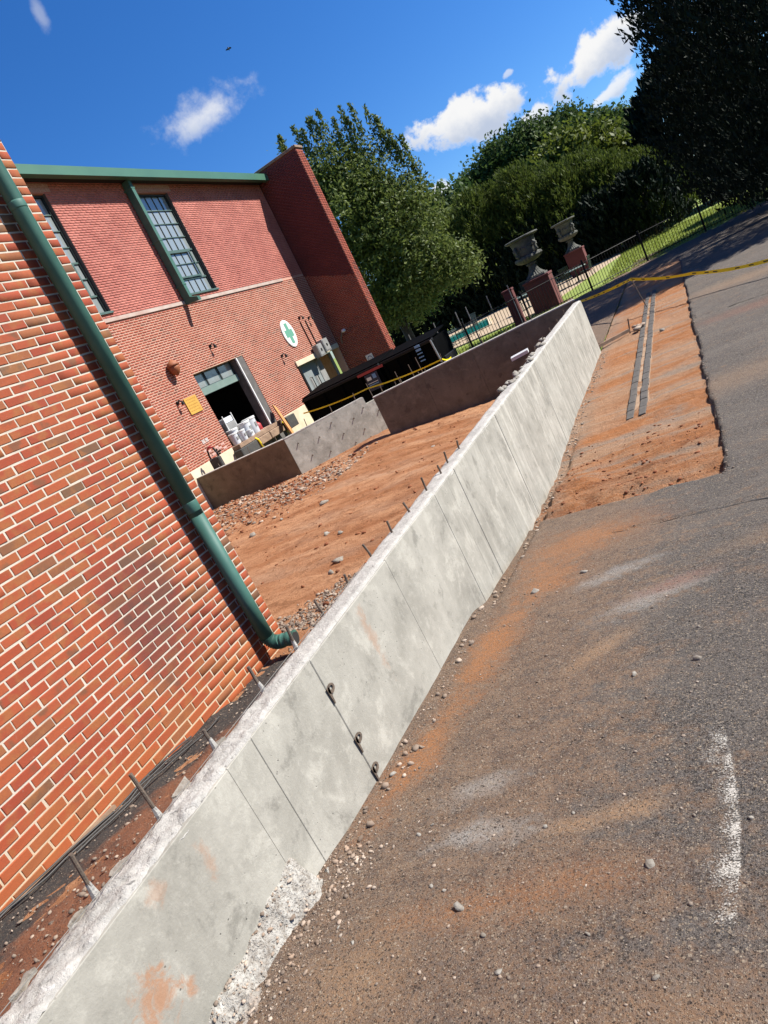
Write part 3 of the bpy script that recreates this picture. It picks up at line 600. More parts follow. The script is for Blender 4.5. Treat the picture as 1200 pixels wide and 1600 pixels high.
# ------------------------------------------------------------------ long retaining wall
wall = thing('concrete_retaining_wall', (-2.28, 6, -2.6), 'long new pale concrete retaining wall between the drive and the red clay', 'concrete wall')
J = [-3, -1.9, -.8, .35, 1.75, 1.94, 2.52, 3.63, 4.75, 5.08, 5.33, 6.15, 7.0, 7.8, 8.7, 9.6, 10.5, 11.4, 12.3, 13.2, 14.1, 15.0, 15.9]
for i in range(len(J) - 1):
    a, b = J[i] + .0006, J[i + 1] - .0006; dx = random.uniform(-.0025, .0025)
    MB().bbox(WXL + .004, WX + dx, a, b, -2.85, TOP + random.uniform(-.004, .002) - .012, .0028 if b < 2.6 else .0045).build('panel', MT['wall_conc'], wall)
# raw broken top with the cast seam along it
def z_top(x, y):
    rough = .35 + .65 * sstep(fbm(x * 0, y, .9, 3), -.1, .25); e = sstep(-np.asarray(x), 2.30, 2.42)
    near = sstep(-np.asarray(y), -3.2, -1.2)
    return TOP + .004 + .013 * rough * fbm(x, y, 9, 4) + .020 * (near * .8 + .25) * fbm(x, y, 30, 4) - .05 * e * e - .03 * sstep(x, -2.215, -2.188)
ys_ = np.concatenate([np.arange(-3, .5, .05), np.arange(.5, 4, .014), np.arange(4, 8, .025), np.arange(8, 15.9, .05)])
v, f = grid(np.linspace(-2.41, -2.192, 17), ys_, z_top)
X = v[:, 0]; k = sstep(-X, 2.33, 2.41); v[:, 0] += k * (.05 * fbm(X * 0 + 3, v[:, 1], 3.2, 4) * (.4 + .9 * sstep(-v[:, 1], -3.5, -1.5)) - .012)
v[:, 0] += (1 - k) * sstep(X, -2.22, -2.192) * .008 * fbm(X * 0 + 8, v[:, 1], 7, 3)
o = link('raw_top', fast_mesh('raw_top', v, f), MT['rough_conc'], wall); tag(o, 'rough broken pale top of the wall')
v, f = grid(np.linspace(-2.44, -2.37, 4), ys_, lambda x, y: TOP - .03 - .5 * sstep(-x, 2.37, 2.44) + .02 * fbm(x, y, 9, 3))
link('back_face', fast_mesh('back_face', v, f), MT['rough_conc'], wall)
# slabby overspill on the clay side of the top
for y_, w_, l_, t_ in ((1.30, .045, .09, .008), (1.70, .05, .14, .008), (1.97, .04, .08, .008), (1.10, .05, .10, .008), (.85, .05, .12, .008)):
    q = MB(); n_ = 7; ph = random.random() * 6
    poly = [(-2.43 + random.uniform(-.02, .02) + w_ * .5 * math.cos(2 * math.pi * k / n_ + ph) * random.uniform(.7, 1.2), y_ + l_ * .5 * math.sin(2 * math.pi * k / n_ + ph) * random.uniform(.7, 1.2), TOP - .045 + random.uniform(-.006, .006)) for k in range(n_)]
    q.prism(poly, (0, 0, t_ + .012)).build('overspill_flake', MT['chunk'], wall)
# rebar dowels standing in the top
RB = [(1.16, .18, -2.39), (1.50, .22, -2.36), (1.90, .10, -2.37), (2.30, .145, -2.35), (2.68, .135, -2.365), (3.04, .085, -2.375), (3.40, .06, -2.37), (3.78, .09, -2.36), (4.09, .10, -2.31), (4.46, .09, -2.30),
      (4.89, .12, -2.30), (5.26, .085, -2.28), (5.56, .11, -2.31), (5.95, .085, -2.31), (10.6, .08, -2.34), (11.4, .08, -2.33), (12.3, .08, -2.34), (13.2, .08, -2.34), (14.2, .09, -2.34)]
for y_, h, x_ in RB:
    lean = random.uniform(-.02, .03); pts = [(x_, y_, TOP - .05)] + [(x_ + lean * t, y_ + random.uniform(-.002, .002), TOP + h * t) for t in (.25, .5, .75, 1.0)]
    MB().tube(pts, .0085, 8).build('rebar_dowel', MT['steel'], wall)
    if y_ < 2.8: # mortar crust round the foot
        MB().tube([(x_, y_, TOP - .02), (x_ + .002, y_, TOP + .02), (x_ + lean * .2, y_, TOP + .05)], [.018, .013, .0095], 7).build('mortar_collar', MT['rough_conc'], wall)
# form-tie tabs on one joint
for zc in (-1.48, -1.80, -2.00):
    q = MB(); t_ = [(WX + .004, 2.535 + .030 * math.cos(a), zc + .026 * math.sin(a)) for a in np.linspace(0, 2 * math.pi, 14, endpoint=False)]
    ring_o = [(WX + .006, 2.548 + .034 * math.cos(a), zc + .026 * math.sin(a)) for a in np.linspace(0, 2 * math.pi, 14, endpoint=False)]
    ring_i = [(WX + .006, 2.552 + .015 * math.cos(a), zc + .003 + .012 * math.sin(a)) for a in np.linspace(0, 2 * math.pi, 14, endpoint=False)]
    vs = ring_o + ring_i + [(p[0] + .006, p[1], p[2]) for p in ring_o + ring_i]
    fs = []
    for k in range(14):
        k2 = (k + 1) % 14
        fs += [(28 + k, 28 + k2, 42 + k2, 42 + k), (k2, k, 14 + k, 14 + k2), (k, k2, 28 + k2, 28 + k), (14 + k2, 14 + k, 42 + k, 42 + k2)]
    q.add(vs, fs); q.prism([(WX + .006, 2.512, zc + .018), (WX + .006, 2.536, zc + .018), (WX + .006, 2.526, zc - .075), (WX + .006, 2.518, zc - .075)], (.006, 0, 0))
    q.build('form_tie_tab', MT['steel'], wall)
# crumbled footing spill at the near foot of the wall
def z_spill(x, y):
    wd = .135 + .09 * fbm(y, y * 0 + 2, 4, 4) - .05 * sstep(y, 1.72, 1.80)
    t = (np.asarray(x) + 2.19) / wd; hw = np.interp(y, [-1, 1.05, 1.45, 1.78, 1.84, 2.0], [-1.72, -1.838, -1.815, -1.80, -1.99, -2.06])
    g = zdrive(x, y) - .05; k = sstep(t, .05, 1.0)
    amp = np.sin(np.pi * np.clip(t, .12, 1)) + .15
    return hw * (1 - k) + g * k + (.060 * fbm(x, y, 9, 4) + .060 * np.abs(fbm(x, y, 21, 4)) - .012) * amp
v, f = grid(np.arange(-2.195, -1.80, .010), np.arange(-1, 2.06, .010), z_spill)
o = link('footing_spill', fast_mesh('footing_spill', v, f), MT['spill'], wall); tag(o, 'crumbled white footing concrete spilled along the near foot')

# string line stretched along the top
q = MB().tube([(-2.325, y_, TOP + .022 + .004 * math.sin(y_ * 3)) for y_ in np.arange(.3, 3.9, .3)], .0016, 5)
tag(q.build('string_line', MT['string']), 'thin grey string lying along the pale top of the long concrete wall', 'string')

# ------------------------------------------------------------------ walls round the dock
lw = thing('concrete_wall', (-11.6, 14.9, -2.6), 'low dark shaded concrete wall below the buckets at the loading door', 'concrete wall')
MB().bbox(-13.18, -9.97, 14.8, 15.0, -2.7, TOP - .012, .008).build('wall_body', MT['shade_conc'], lw)
MB().bbox(-13.18, -9.98, 14.79, 15.01, TOP - .012, TOP + .012, .006).build('cap', MT['rough_conc'], lw)
for x_ in (-12.9, -12.3, -11.7, -11.2, -10.7, -10.25): MB().tube([(x_, 14.9, TOP - .05), (x_ + random.uniform(-.03, .03), 14.9, TOP + random.uniform(.10, .2))], .010, 7).build('rebar_dowel', MT['steel'], lw)
gw = thing('concrete_wall', (-9.1, 15.6, -2.6), 'grey angled concrete wall with steel dowels sticking out of its face', 'concrete wall')
A = np.array([-9.97, 14.8]); B = np.array([-8.24, 16.48]); d = _n(B - A); nrm = np.array([d[1], -d[0]])
def slab(a, b, z0, z1, th, name, m, par):
    a = np.array(a); b = np.array(b); d_ = _n(b - a); n_ = np.array([-d_[1], d_[0]]) * th
    return MB().prism([(*a, z0), (*b, z0), (*(b + n_), z0), (*(a + n_), z0)], (0, 0, z1 - z0)).build(name, m, par)
slab(A + d * .004, B, -2.7, TOP - .01, .2, 'wall_body', MT['grey_conc'], gw)
slab(B + d * .002, B + d * .75, -2.7, TOP - .19, .2, 'lower_step', MT['grey_conc'], gw)
slab(A + d * .006 - nrm * -.006, B - d * .01, TOP - .01, TOP + .012, .2, 'cap', MT['rough_conc'], gw)
for t_, z_ in ((.12, -1.5), (.2, -1.95), (.36, -1.62), (.40, -2.1), (.55, -1.45), (.62, -1.85), (.70, -2.2), (.80, -1.62), (.86, -2.0), (.95, -1.5), (1.1, -1.75), (1.22, -2.05)):
    p = A + (B - A) * t_; e = p + nrm * .04
    MB().tube([(*(p - nrm * .03), z_), (*e, z_ - random.uniform(.02, .05))], .012, 6).build('rebar_dowel', MT['steel'], gw)
for t_ in (.3, .62, .92):
    p = A + (B - A) * t_ - nrm * .1; MB().tube([(*p, TOP - .04), (p[0] + .02, p[1], TOP + .22)], .011, 6).build('rebar_dowel', MT['steel'], gw)
mw = thing('concrete_wall', (-4.9, 15.8, -2.6), 'long dark shaded concrete wall in front of the dumpsters and pool fence', 'concrete wall')
A = np.array([-7.25, 14.98]); B = np.array([-2.40, 16.62])
for i in range(4):
    a = A + (B - A) * (i / 4); b = A + (B - A) * ((i + 1) / 4); dd = _n(b - a)
    slab(a + dd * .002, b - dd * .002, -2.8, TOP - .01, .2, 'panel', MT['shade_conc'], mw)
slab(A - _n(B - A) * .01, B, TOP - .01, TOP + .014, .21, 'cap', MT['rough_conc'], mw)
dd = _n(B - A); nn_ = np.array([-dd[1], dd[0]]) * .1
for t_ in (.05, .12, .15, .24, .27, .36, .45, .56, .68, .8):
    p = A + (B - A) * t_ + nn_; MB().tube([(*p, TOP - .04), (p[0] + random.uniform(-.03, .03), p[1], TOP + random.uniform(.06, .26))], .010, 6).build('rebar_dowel', MT['steel'], mw)

# ------------------------------------------------------------------ near brick building
FX = -3.96; FY = 4.43; CH = .0677; BL = .2030; JT = .0120
nb = thing('brick_building', (-6, 1, -2.1), 'near orange-red brick building with cream mortar and a green downspout', 'building')
q = MB(); q.box(-13.2, FX - .0045, -8, FY - .004, -2.6, 6.2); q.build('wall', MT['mortar'], nb)
MB().bbox(-13.4, FX + .12, -8.2, FY + .12, 6.2, 6.5, .02).build('roof_edge', MT['green_gutter'], nb)
def brick_mesh(name, L, seed):
    r = random.Random(seed); h = (CH - JT) / 2; l = (L - JT) / 2; b = .0035; j = lambda s_: r.uniform(-s_, s_)
    fr = [(0, -l + b, -h + b), (0, l - b, -h + b), (0, l - b, h - b), (0, -l + b, h - b)]
    md = [(-b, -l, -h), (-b, l, -h), (-b, l, h), (-b, -l, h)]; bk = [(-.05, -l, -h), (-.05, l, -h), (-.05, l, h), (-.05, -l, h)]
    v = [(p[0] + j(.0012), p[1] + j(.0036), p[2] + j(.0021)) for p in fr] + [(p[0], p[1] + j(.0030), p[2] + j(.0019)) for p in md] + bk
    f = [(0, 1, 2, 3)] + [(k, k + 4, (k + 1) % 4 + 4, (k + 1) % 4) for k in range(4)] + [(k + 4, k + 8, (k + 1) % 4 + 8, (k + 1) % 4 + 4) for k in range(4)]
    return v, f
VAR = {}
for L in (BL, BL / 2, BL * .75):
    VAR[L] = []
    for s_ in range(14):
        v, f = brick_mesh('brick', L, s_ + int(L * 1000)); me = bpy.data.meshes.new('brick'); me.from_pydata(v, [], f); me.update(); me.materials.append(MT['brick_obj']); VAR[L].append((me, v, f))
def project(p):
    c = ROT.T @ np.asarray(p, float); return (CX + FPX * c[0] / c[2], CY + FPX * c[1] / c[2]) if c[2] > .1 else (-9e3, 0)
bricks = []
z0 = -1.867 - CH * 9
for i in range(int((6.15 - z0) / CH)):
    zc = z0 + (i + .5) * CH; off = 0.0 if i % 2 == 0 else -BL / 2
    if i % 2: bricks.append((FY - BL / 4, zc, BL / 2))
    k = 0
    while True:
        yc = FY + off - BL * (k + .5)
        if yc < -7.8: break
        bricks.append((yc, zc, BL)); k += 1
vis = []; rest = []
for b in bricks:
    u, v_ = project((FX, b[0], b[1])); (vis if (-15 < u < 1210 and 150 < v_ < 1500 and b[1] > float(z_dirt(np.array(FX), np.array(b[0]))) - .05) else rest).append(b)
# nearest ones show largest
vis.sort(key=lambda b: b[0] ** 2 + b[1] ** 2 + FX ** 2 + (0 if b[2] == BL else 3.0))
rest += vis[300:]; vis = vis[:300]
for yc, zc, L in vis:
    me = random.choice(VAR[L])[0]; o = bpy.data.objects.new('brick', me); C.objects.link(o); o.parent = nb
    o.location = Vector((FX + random.uniform(-.0015, .002), yc + random.uniform(-.002, .002), zc + random.uniform(-.001, .001))) - nb.location
    o.rotation_euler = (random.uniform(-.006, .006), 0, random.uniform(-.008, .008))
V = []; F = []; n_ = 0
for yc, zc, L in rest:
    _, v, f = random.choice(VAR[L]); o3 = np.array([FX + random.uniform(-.0015, .002), yc + random.uniform(-.002, .002), zc])
    V.append(np.array(v) + o3); F.append(np.array(f) + n_); n_ += len(v)
tag(link('brick_field', fast_mesh('brick_field', np.concatenate(V), np.concatenate(F)), MT['brick_stuff'], nb), kind='stuff')
# bricks of the end return (faces away from the camera)
V = []; F = []; n_ = 0
for i in range(int((6.1 + 2.2) / CH)):
    for k in range(44):
        _, v, f = VAR[BL][(i * 3 + k) % 14]; v = np.array(v); xx = FX - .006 - BL * (k + .5) - (BL / 2 if i % 2 == 0 else 0)
        vv = np.stack([xx - v[:, 1], FY + v[:, 0], v[:, 2] - 2.2 + (i + .5) * CH], -1); V.append(vv); F.append(np.array(f) + n_); n_ += len(v)
tag(link('brick_return', fast_mesh('brick_return', np.concatenate(V), np.concatenate(F)), MT['brick_stuff'], nb), kind='stuff')
# green round downspout with a ribbed elbow at its foot
py = 4.13; px_ = FX + .095; pr = .061
ds = MB().tube([(px_, py, 6.2), (px_, py, 3), (px_, py, -.62)], pr, 28).build('downspout', MT['green_metal'], nb, True)
MB().tube([(px_, py, -.56), (px_, py, -1.40), (px_, py, -1.79)], pr * .985, 28).build('lower_pipe', MT['green_metal'], ds, True)
MB().tube([(px_, py, -.585), (px_, py, -.58), (px_, py, -.50), (px_, py, -.495)], [pr * .985, pr * 1.02, pr * 1.02, pr], 28).build('coupling', MT['green_metal'], ds, True)
pts = []; rs = []; R0 = .085
for k in range(44):
    a = math.radians(100) * k / 43; pts.append((px_ + R0 * (1 - math.cos(a)) , py + .02 * (k / 43), -1.79 - R0 * math.sin(a))); rs.append(pr * (1.02 if k % 4 < 2 else .90))
tail = pts[-1]
for k in range(1, 9): pts.append((tail[0] + .017 * k, tail[1] + .003 * k, tail[2] - .001 * k)); rs.append(pr * (1.02 if k % 4 < 2 else .93))
MB().tube([(tail[0] + .137, tail[1] + .024, tail[2] - .008), (tail[0] + .1385, tail[1] + .0243, tail[2] - .008)], pr * .9, 26).build('dark_mouth_disc', MT['dark'], ds)  # dark disc standing in for the shade inside the pipe mouth
MB().tube(pts, rs, 26).build('ribbed_elbow', MT['green_metal'], ds, False)
MB().tube([(px_, py, 1.9), (px_, py, 1.91), (px_, py, 1.95), (px_, py, 1.96)], [pr, pr * 1.04, pr * 1.04, pr], 28).build('strap', MT['green_metal'], ds, True)
# cables and a lath lying along the foot of the wall
def foot(y): return float(z_dirt(np.array(FX + .1), np.array(y)))
for k, (dx, y0, y1) in enumerate(((.07, .6, 3.1), (.115, .9, 2.95), (.15, 1.9, 3.25))):
    q = MB().tube([(FX + dx + .02 * math.sin(y_ * 2.1 + k), y_, foot(y_) + .035 + .008 * math.sin(5 * y_ + k)) for y_ in np.arange(y0, y1, .12)], .0055, 6)
    tag(q.build('black_cable', MT['cable']), ['black cable lying closest to the foot of the brick wall', 'black cable second out from the foot of the brick wall', 'short black cable nearest the concrete wall on the damp soil'][k], 'cable', 'cables along the brick wall')
q = MB().prism([(FX + .012, .6, foot(.6) + .03), (FX + .034, .6, foot(.6) + .03), (FX + .034, 2.3, foot(2.3) + .035), (FX + .012, 2.3, foot(2.3) + .035)], (0, 0, .022))
tag(q.build('wooden_lath', MT['old_wood']), 'thin grey wooden lath lying along the foot of the near brick wall', 'lath')

# ------------------------------------------------------------------ far brick building
GX = -13.2; KS = 13.2 / 11.5
fb = thing('brick_building', (-14, 20, -2.4), 'far red brick building with tall windows, green gutter and an open loading door', 'building')
W1 = (13.42, 15.19, 3.68, 6.92); W2 = (18.54, 20.31, 3.68, 6.92); DR = (16.95, 19.76, -1.03, 1.39); GD = (22.62, 26.40, -2.2, .42)
BELT = 3.47; YL = 4.6; YR = 26.45; TOPZ = 7.22
def in_open(y, z, m=.0):
    for a, b, c_, d_ in (W1, W2, DR, GD):
        if a - m < y < b + m and c_ - m < z < d_ + m: return True
    return False
# backing wall with real openings
q = MB(); q2 = MB()
def backing(y0, y1, z0, z1):
    if z1 <= BELT: q.box(GX - .35, GX - .007, y0, y1, z0, z1)
    elif z0 >= BELT: q2.box(GX - .35, GX - .009, y0, y1, z0, z1)
    else: q.box(GX - .35, GX - .007, y0, y1, z0, BELT); q2.box(GX - .35, GX - .009, y0, y1, BELT, z1)
for y0, y1, ops in ((YL, W1[0], []), (W1[0], W1[1], [W1]), (W1[1], DR[0], []), (DR[0], W2[0], [DR]), (W2[0], DR[1], [DR, W2]), (DR[1], W2[1], [W2]), (W2[1], GD[0], []), (GD[0], GD[1], [GD]), (GD[1], YR, [])):
    z_ = -2.6
    for o_ in sorted(ops, key=lambda o_: o_[2]): backing(y0, y1, z_, o_[2]); z_ = o_[3]
    backing(y0, y1, z_, TOPZ)
q.build('wall', MT['far_mortar'], fb); q2.build('upper_wall', MT['paint_mortar'], fb)
def field(name, m, z0, z1, yl, yr, jt, proud):
    V = []; F = []; n_ = 0; h = (CH - jt) / 2
    for i in range(int(round((z1 - z0) / CH))):
        zc = z0 + (i + .5) * CH
        k = 0
        while True:
            a = yl + BL * k - (BL / 2 if i % 2 else 0); b_ = a + BL - jt; k += 1
            if a > yr: break
            a = max(a, yl); b_ = min(b_, yr)
            if b_ - a < .03: continue
            segs = [(a, b_)]
            for o_ in (W1, W2, DR, GD):
                if o_[2] - .02 < zc < o_[3] + .02:
                    ns = []
                    for s0, s1 in segs:
                        if s1 <= o_[0] or s0 >= o_[1]: ns.append((s0, s1))
                        else:
                            if s0 < o_[0]: ns.append((s0, o_[0]))
                            if s1 > o_[1]: ns.append((o_[1], s1))
                    segs = ns
            for s0, s1 in segs:
                if s1 - s0 < .02: continue
                x1 = GX + random.uniform(-.002, .002); x0 = GX - proud; e = .003
                V.append([(x0, s0, zc - h), (x0, s1, zc - h), (x0, s1, zc + h), (x0, s0, zc + h), (x1, s0 + e, zc - h + e), (x1, s1 - e, zc - h + e), (x1, s1 - e, zc + h - e), (x1, s0 + e, zc + h - e)])
                F.append(np.array([[4, 5, 6, 7], [0, 1, 5, 4], [1, 2, 6, 5], [2, 3, 7, 6], [3, 0, 4, 7]]) + n_); n_ += 8
    tag(link(name, fast_mesh(name, np.concatenate([np.array(a) for a in V]), np.concatenate(F)), m, fb), kind='stuff')
field('brick_courses', MT['far_brick'], -1.03, BELT - .06, 11.0, 26.44, .021, .008)
field('painted_courses', MT['paint_brick'], BELT + .05, TOPZ, 11.0, 26.44, .009, .010)
MB().bbox(GX - .02, GX + .035, 11, 24.6, BELT - .07, BELT + .04, .008).build('belt_ledge', plain('ledge_cement', (.50, .42, .36), (.40, .26, .21), 2.0, .9), fb)
# pale brick heads over the windows and pale repair lines
for (a, b, c_, d_) in (W1, W2):
    for k in range(int((b - a + .5) / .075)):
        y_ = a - .25 + .075 * k
        for j_ in (0, 1): MB().box(GX + .001, GX + .008, y_ + .004, y_ + .069, d_ + .03 + j_ * .11, d_ + .13 + j_ * .11).build('head_brick', plain('lintel_%d' % j_, (.62, .40, .32), (.46, .22, .17), 20, .9) if ('lintel_%d' % j_) not in bpy.data.materials else bpy.data.materials['lintel_%d' % j_], fb)
MB().bbox(GX - .02, GX + .002, 15.6, 17.6, -.75, -.30, .004).build('painted_over_patch', MT['pink_paint'], fb) if False else None
# gutter, soffit and roof
g = MB().prism([(GX + .30, YL, 7.14), (GX + .50, YL, 7.14), (GX + .50, YL, 7.385), (GX + .30, YL, 7.385)], (0, YR - YL - .01, 0)).build('gutter', MT['green_gutter'], fb)
MB().bbox(GX + .295, GX + .502, YR - .06, YR - .008, 7.135, 7.39, .004).build('end_cap', MT['green_gutter'], g)
MB().box(GX - .3, GX + .299, YL, YR - .01, 7.20, 7.38).build('soffit', MT['dark'], fb)
MB().prism([(GX + .4, YL, 7.39), (GX + .4, YR - .01, 7.39), (GX - 9, YR - .01, 7.9), (GX - 9, YL, 7.9)], (0, 0, .05)).build('roof', MT['green_gutter'], fb)
# box downspout
s_ = MB().bbox(GX + .04, GX + .30, 18.26, 18.40, 3.50, 7.16, .008).build('downspout', MT['green_metal'], fb)
MB().prism([(GX + .04, 18.26, 3.52), (GX + .30, 18.26, 3.52), (GX + .55, 18.26, 3.42), (GX + .55, 18.26, 3.30), (GX + .04, 18.26, 3.38)], (0, .14, 0)).build('shoe', MT['green_metal'], s_)
for z_ in (6.9, 5.3, 3.9): MB().bbox(GX + .003, GX + .308, 18.24, 18.42, z_, z_ + .05, .003).build('strap', MT['green_metal'], s_)
# windows: steel sash, five panes across
def window(o_, par):
    a, b, c_, d_ = o_; X0 = GX - .16
    wd = MB(); wd.box(X0 - .05, X0 + .05, a, a + .06, c_, d_); wd.box(X0 - .05, X0 + .05, b - .06, b, c_, d_); wd.box(X0 - .05, X0 + .05, a + .06, b - .06, c_, c_ + .05); wd.box(X0 - .05, X0 + .05, a + .06, b - .06, d_ - .06, d_)
    wo_ = wd.build('window', MT['window_frame'], par)
    rows = [c_ + .05, c_ + .50, c_ + .98, c_ + 1.42, c_ + 1.85, c_ + 2.29, c_ + 2.72, d_ - .06]; cols = np.linspace(a + .06, b - .06, 6)
    for i, z_ in enumerate(rows[1:-1]):
        t_ = .05 if i in (0, 2) else .022
        MB().box(X0 - .02, X0 + .035, a + .06, b - .06, z_ - t_ / 2, z_ + t_ / 2).build('muntin', MT['muntin'], wo_)
    for y_ in cols[1:-1]: MB().box(X0 - .018, X0 + .022, y_ - .011, y_ + .011, c_ + .05, d_ - .06).build('muntin', MT['window_frame'], wo_)
    for i in range(len(rows) - 1):
        for j_ in range(5):
            y0, y1, z0_, z1_ = cols[j_] + .011, cols[j_ + 1] - .011, rows[i] + .012, rows[i + 1] - .012
            tx = [random.uniform(-.004, .004) for _ in range(3)]
            MB().add([(X0 + tx[0], y0, z0_), (X0 + tx[1], y1, z0_), (X0 + tx[2], y1, z1_), (X0 + tx[2] + tx[0] - tx[1], y0, z1_)], [(0, 1, 2, 3)]).build('pane', MT['pane'], wo_)
    # ventilator sash two rows high
    vs = MB(); y0, y1, z0_, z1_ = cols[1] - .02, cols[4] + .10, rows[1] + .03, rows[3] - .03
    for bx_ in ((y0, y0 + .05, z0_, z1_), (y1 - .05, y1, z0_, z1_), (y0 + .05, y1 - .05, z0_, z0_ + .05), (y0 + .05, y1 - .05, z1_ - .05, z1_)): vs.box(X0 + .036, X0 + .075, *bx_)
    vs.build('vent_sash', MT['muntin'], wo_)
    MB().bbox(GX - .15, GX + .05, a - .02, b + .02, c_ - .06, c_ + .004, .006).build('sill', MT['muntin'], wo_)
    MB().box(GX - .5, GX - .34, a - .1, b + .1, c_ - .1, d_ + .1).build('blind_backing', MT['dark'], wo_)
    q_ = MB()
    q_.box(GX - .11, GX - .012, a - .001, a + .004, c_, d_); q_.box(GX - .11, GX - .012, b - .004, b + .001, c_, d_); q_.build('reveal', MT['jamb'], wo_)
window(W1, fb); window(W2, fb)
# pier (end buttress) with painted upper brick, paint line sloping down outwards
PX = -11.13; PY0 = 26.45; PY1 = 27.02
pier = MB().prism([(GX - .3, PY0 + .011, 7.56), (GX - .3, PY0 + .011, 3.5), (PX - .010, PY0 + .011, 2.48), (PX - .010, PY0 + .011, 7.56)], (0, PY1 - PY0 - .021, 0)).build('pier', plain('pier_shade_joint', (.17, .045, .036), (.13, .033, .027), 1, .9), fb)  # joint colour darkened as well, for the unlit side of the pier
MB().prism([(GX - .3, PY0 + .011, 3.5), (GX - .3, PY0 + .011, -2.6), (PX - .010, PY0 + .011, -2.6), (PX - .010, PY0 + .011, 2.48)], (0, PY1 - PY0 - .021, 0)).build('lower_pier', MT['far_mortar'], pier)
V = []; F = []; V2 = []; n1 = n2 = 0; F2 = []
for i in range(int((7.5 + 2.4) / CH)):
    zc = -2.4 + (i + .5) * CH
    for k in range(12):
        a = GX + BL * k - (BL / 2 if i % 2 else 0); b_ = min(a + BL - .012, PX); a = max(a, GX + .002)
        if b_ - a < .03: continue
        h = (CH - .011) / 2; yy = PY0 + random.uniform(-.002, .002)
        c8 = [(a, PY0 + .02, zc - h), (b_, PY0 + .02, zc - h), (b_, PY0 + .02, zc + h), (a, PY0 + .02, zc + h), (a + .003, yy, zc - h), (b_ - .003, yy, zc - h), (b_ - .003, yy, zc + h), (a + .003, yy, zc + h)]
        fc = np.array([[4, 5, 6, 7], [0, 1, 5, 4], [1, 2, 6, 5], [2, 3, 7, 6], [3, 0, 4, 7]])
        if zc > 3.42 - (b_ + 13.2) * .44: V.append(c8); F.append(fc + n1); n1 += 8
        else: V2.append(c8); F2.append(fc + n2); n2 += 8
    for k in range(3):
        a = PY0 + .003 + .19 * k; b_ = a + .18; xx = PX + random.uniform(-.002, .002); h = (CH - .011) / 2
        V2.append([(PX - .02, a, zc - h), (PX - .02, b_, zc - h), (PX - .02, b_, zc + h), (PX - .02, a, zc + h), (xx, a, zc - h), (xx, b_, zc - h), (xx, b_, zc + h), (xx, a, zc + h)])
        F2.append(np.array([[4, 5, 6, 7], [0, 1, 5, 4], [1, 2, 6, 5], [2, 3, 7, 6], [3, 0, 4, 7]]) + n2); n2 += 8
MT['pier_shade_paint'] = plain('pier_shade_brick', (.17, .036, .028), (.13, .028, .022), 1.2, .8, .3, 60, rnd=.06)  # dark copy of the painted brick, with the pier's shade in its colour
tag(link('painted_courses', fast_mesh('pp', np.concatenate([np.array(a) for a in V]), np.concatenate(F)), MT['pier_shade_paint'], pier), kind='stuff')
tag(link('brick_courses', fast_mesh('pb', np.concatenate([np.array(a) for a in V2]), np.concatenate(F2)), MT['far_brick'], pier), kind='stuff')
MB().bbox(GX - .3, PX + .04, PY0 - .05, PY1 + .04, 7.56, 7.66, .01).build('coping', MT['old_wood'], pier)
# loading door: dark room behind, deep jamb, transom, sill
a, b, c_, d_ = DR
rm = MB(); rm.box(GX - 4, GX - .36, a - 1.2, a - 1.1, c_ - .1, 3); rm.box(GX - 4, GX - .36, b + 1.1, b + 1.2, c_ - .1, 3); rm.box(GX - 4.1, GX - 4, a - 1.2, b + 1.2, c_ - .1, 3); rm.box(GX - 4, GX - .36, a - 1.2, b + 1.2, 3, 3.1)
rm.box(GX - 4, GX - .005, a + .001, b - .001, c_ - .1, c_ - .004); rm.box(GX - 4, GX - .36, a - 1.2, b + 1.2, c_ - .1, c_ - .01); rm.build('dark_room', MT['dark'], fb)
dr = MB().box(GX - .34, GX - .018, b - .42, b - .002, c_ + .002, d_ - .02).build('door_jamb', MT['jamb'], fb)
MB().bbox(GX - .04, GX + .012, b - .44, b - .385, c_ + .004, d_ - .02, .004).build('corner_guard', MT['white'], dr)
tr = MB().box(GX - .33, GX - .27, a + .01, b - .43, .70, d_ - .01).build('transom', MT['teal_panel'], fb)
for y_ in np.linspace(a + .05, b - .50, 4): MB().box(GX - .269, GX - .25, y_ - .03, y_ + .03, .92, d_ - .03).build('transom_bar', MT['window_frame'], tr)
for i, y_ in enumerate(np.linspace(a + .05, b - .50, 4)[:-1]): MB().box(GX - .269, GX - .262, y_ + .04, y_ + .64, .95, d_ - .05).build('transom_pane', MT['pane'], tr)
MB().box(GX - .268, GX - .24, a + .02, b - .45, .71, .93).build('transom_rail', plain('rail_green_grey', (.16, .23, .20), (.20, .27, .24), 3, .5), tr)
# painted base and dock edge
MB().bbox(GX - .02, GX + .03, 14.0, 16.86, -2.4, -1.035, .006).build('painted_base', MT['cream'], fb); MB().bbox(GX - .02, GX + .03, 19.84, 21.9, -2.4, -1.035, .006).build('painted_base', MT['cream'], fb)
dk = MB().bbox(GX - .02, GX + .30, 16.9, 20.0, -1.17, -1.035, .01).build('dock_sill', MT['old_wood'], fb)
MB().box(GX - .02, GX + .10, 16.88, 19.82, -2.4, -1.18).build('dock_front', MT['jamb'], fb)
for k, (y0, y1, mm) in enumerate(((16.75, 17.7, 'rubber'), (17.75, 18.5, 'old_wood'), (18.55, 19.4, 'old_wood'), (19.75, 20.35, 'rubber'))):
    MB().bbox(GX + .06, GX + .38, y0, y1, -1.48 if mm == 'rubber' else -1.42, -1.175 if k < 3 else -1.06, .02).build('bumper_block', MT[mm], dk)
for y_ in (17.72, 19.48): MB().tube([(GX + .34, y_, -1.12), (GX + .40, y_ + .02, -1.2), (GX + .40, y_ + .1, -1.55)], .03, 6).build('yellow_strap', MT['tape'], dk)
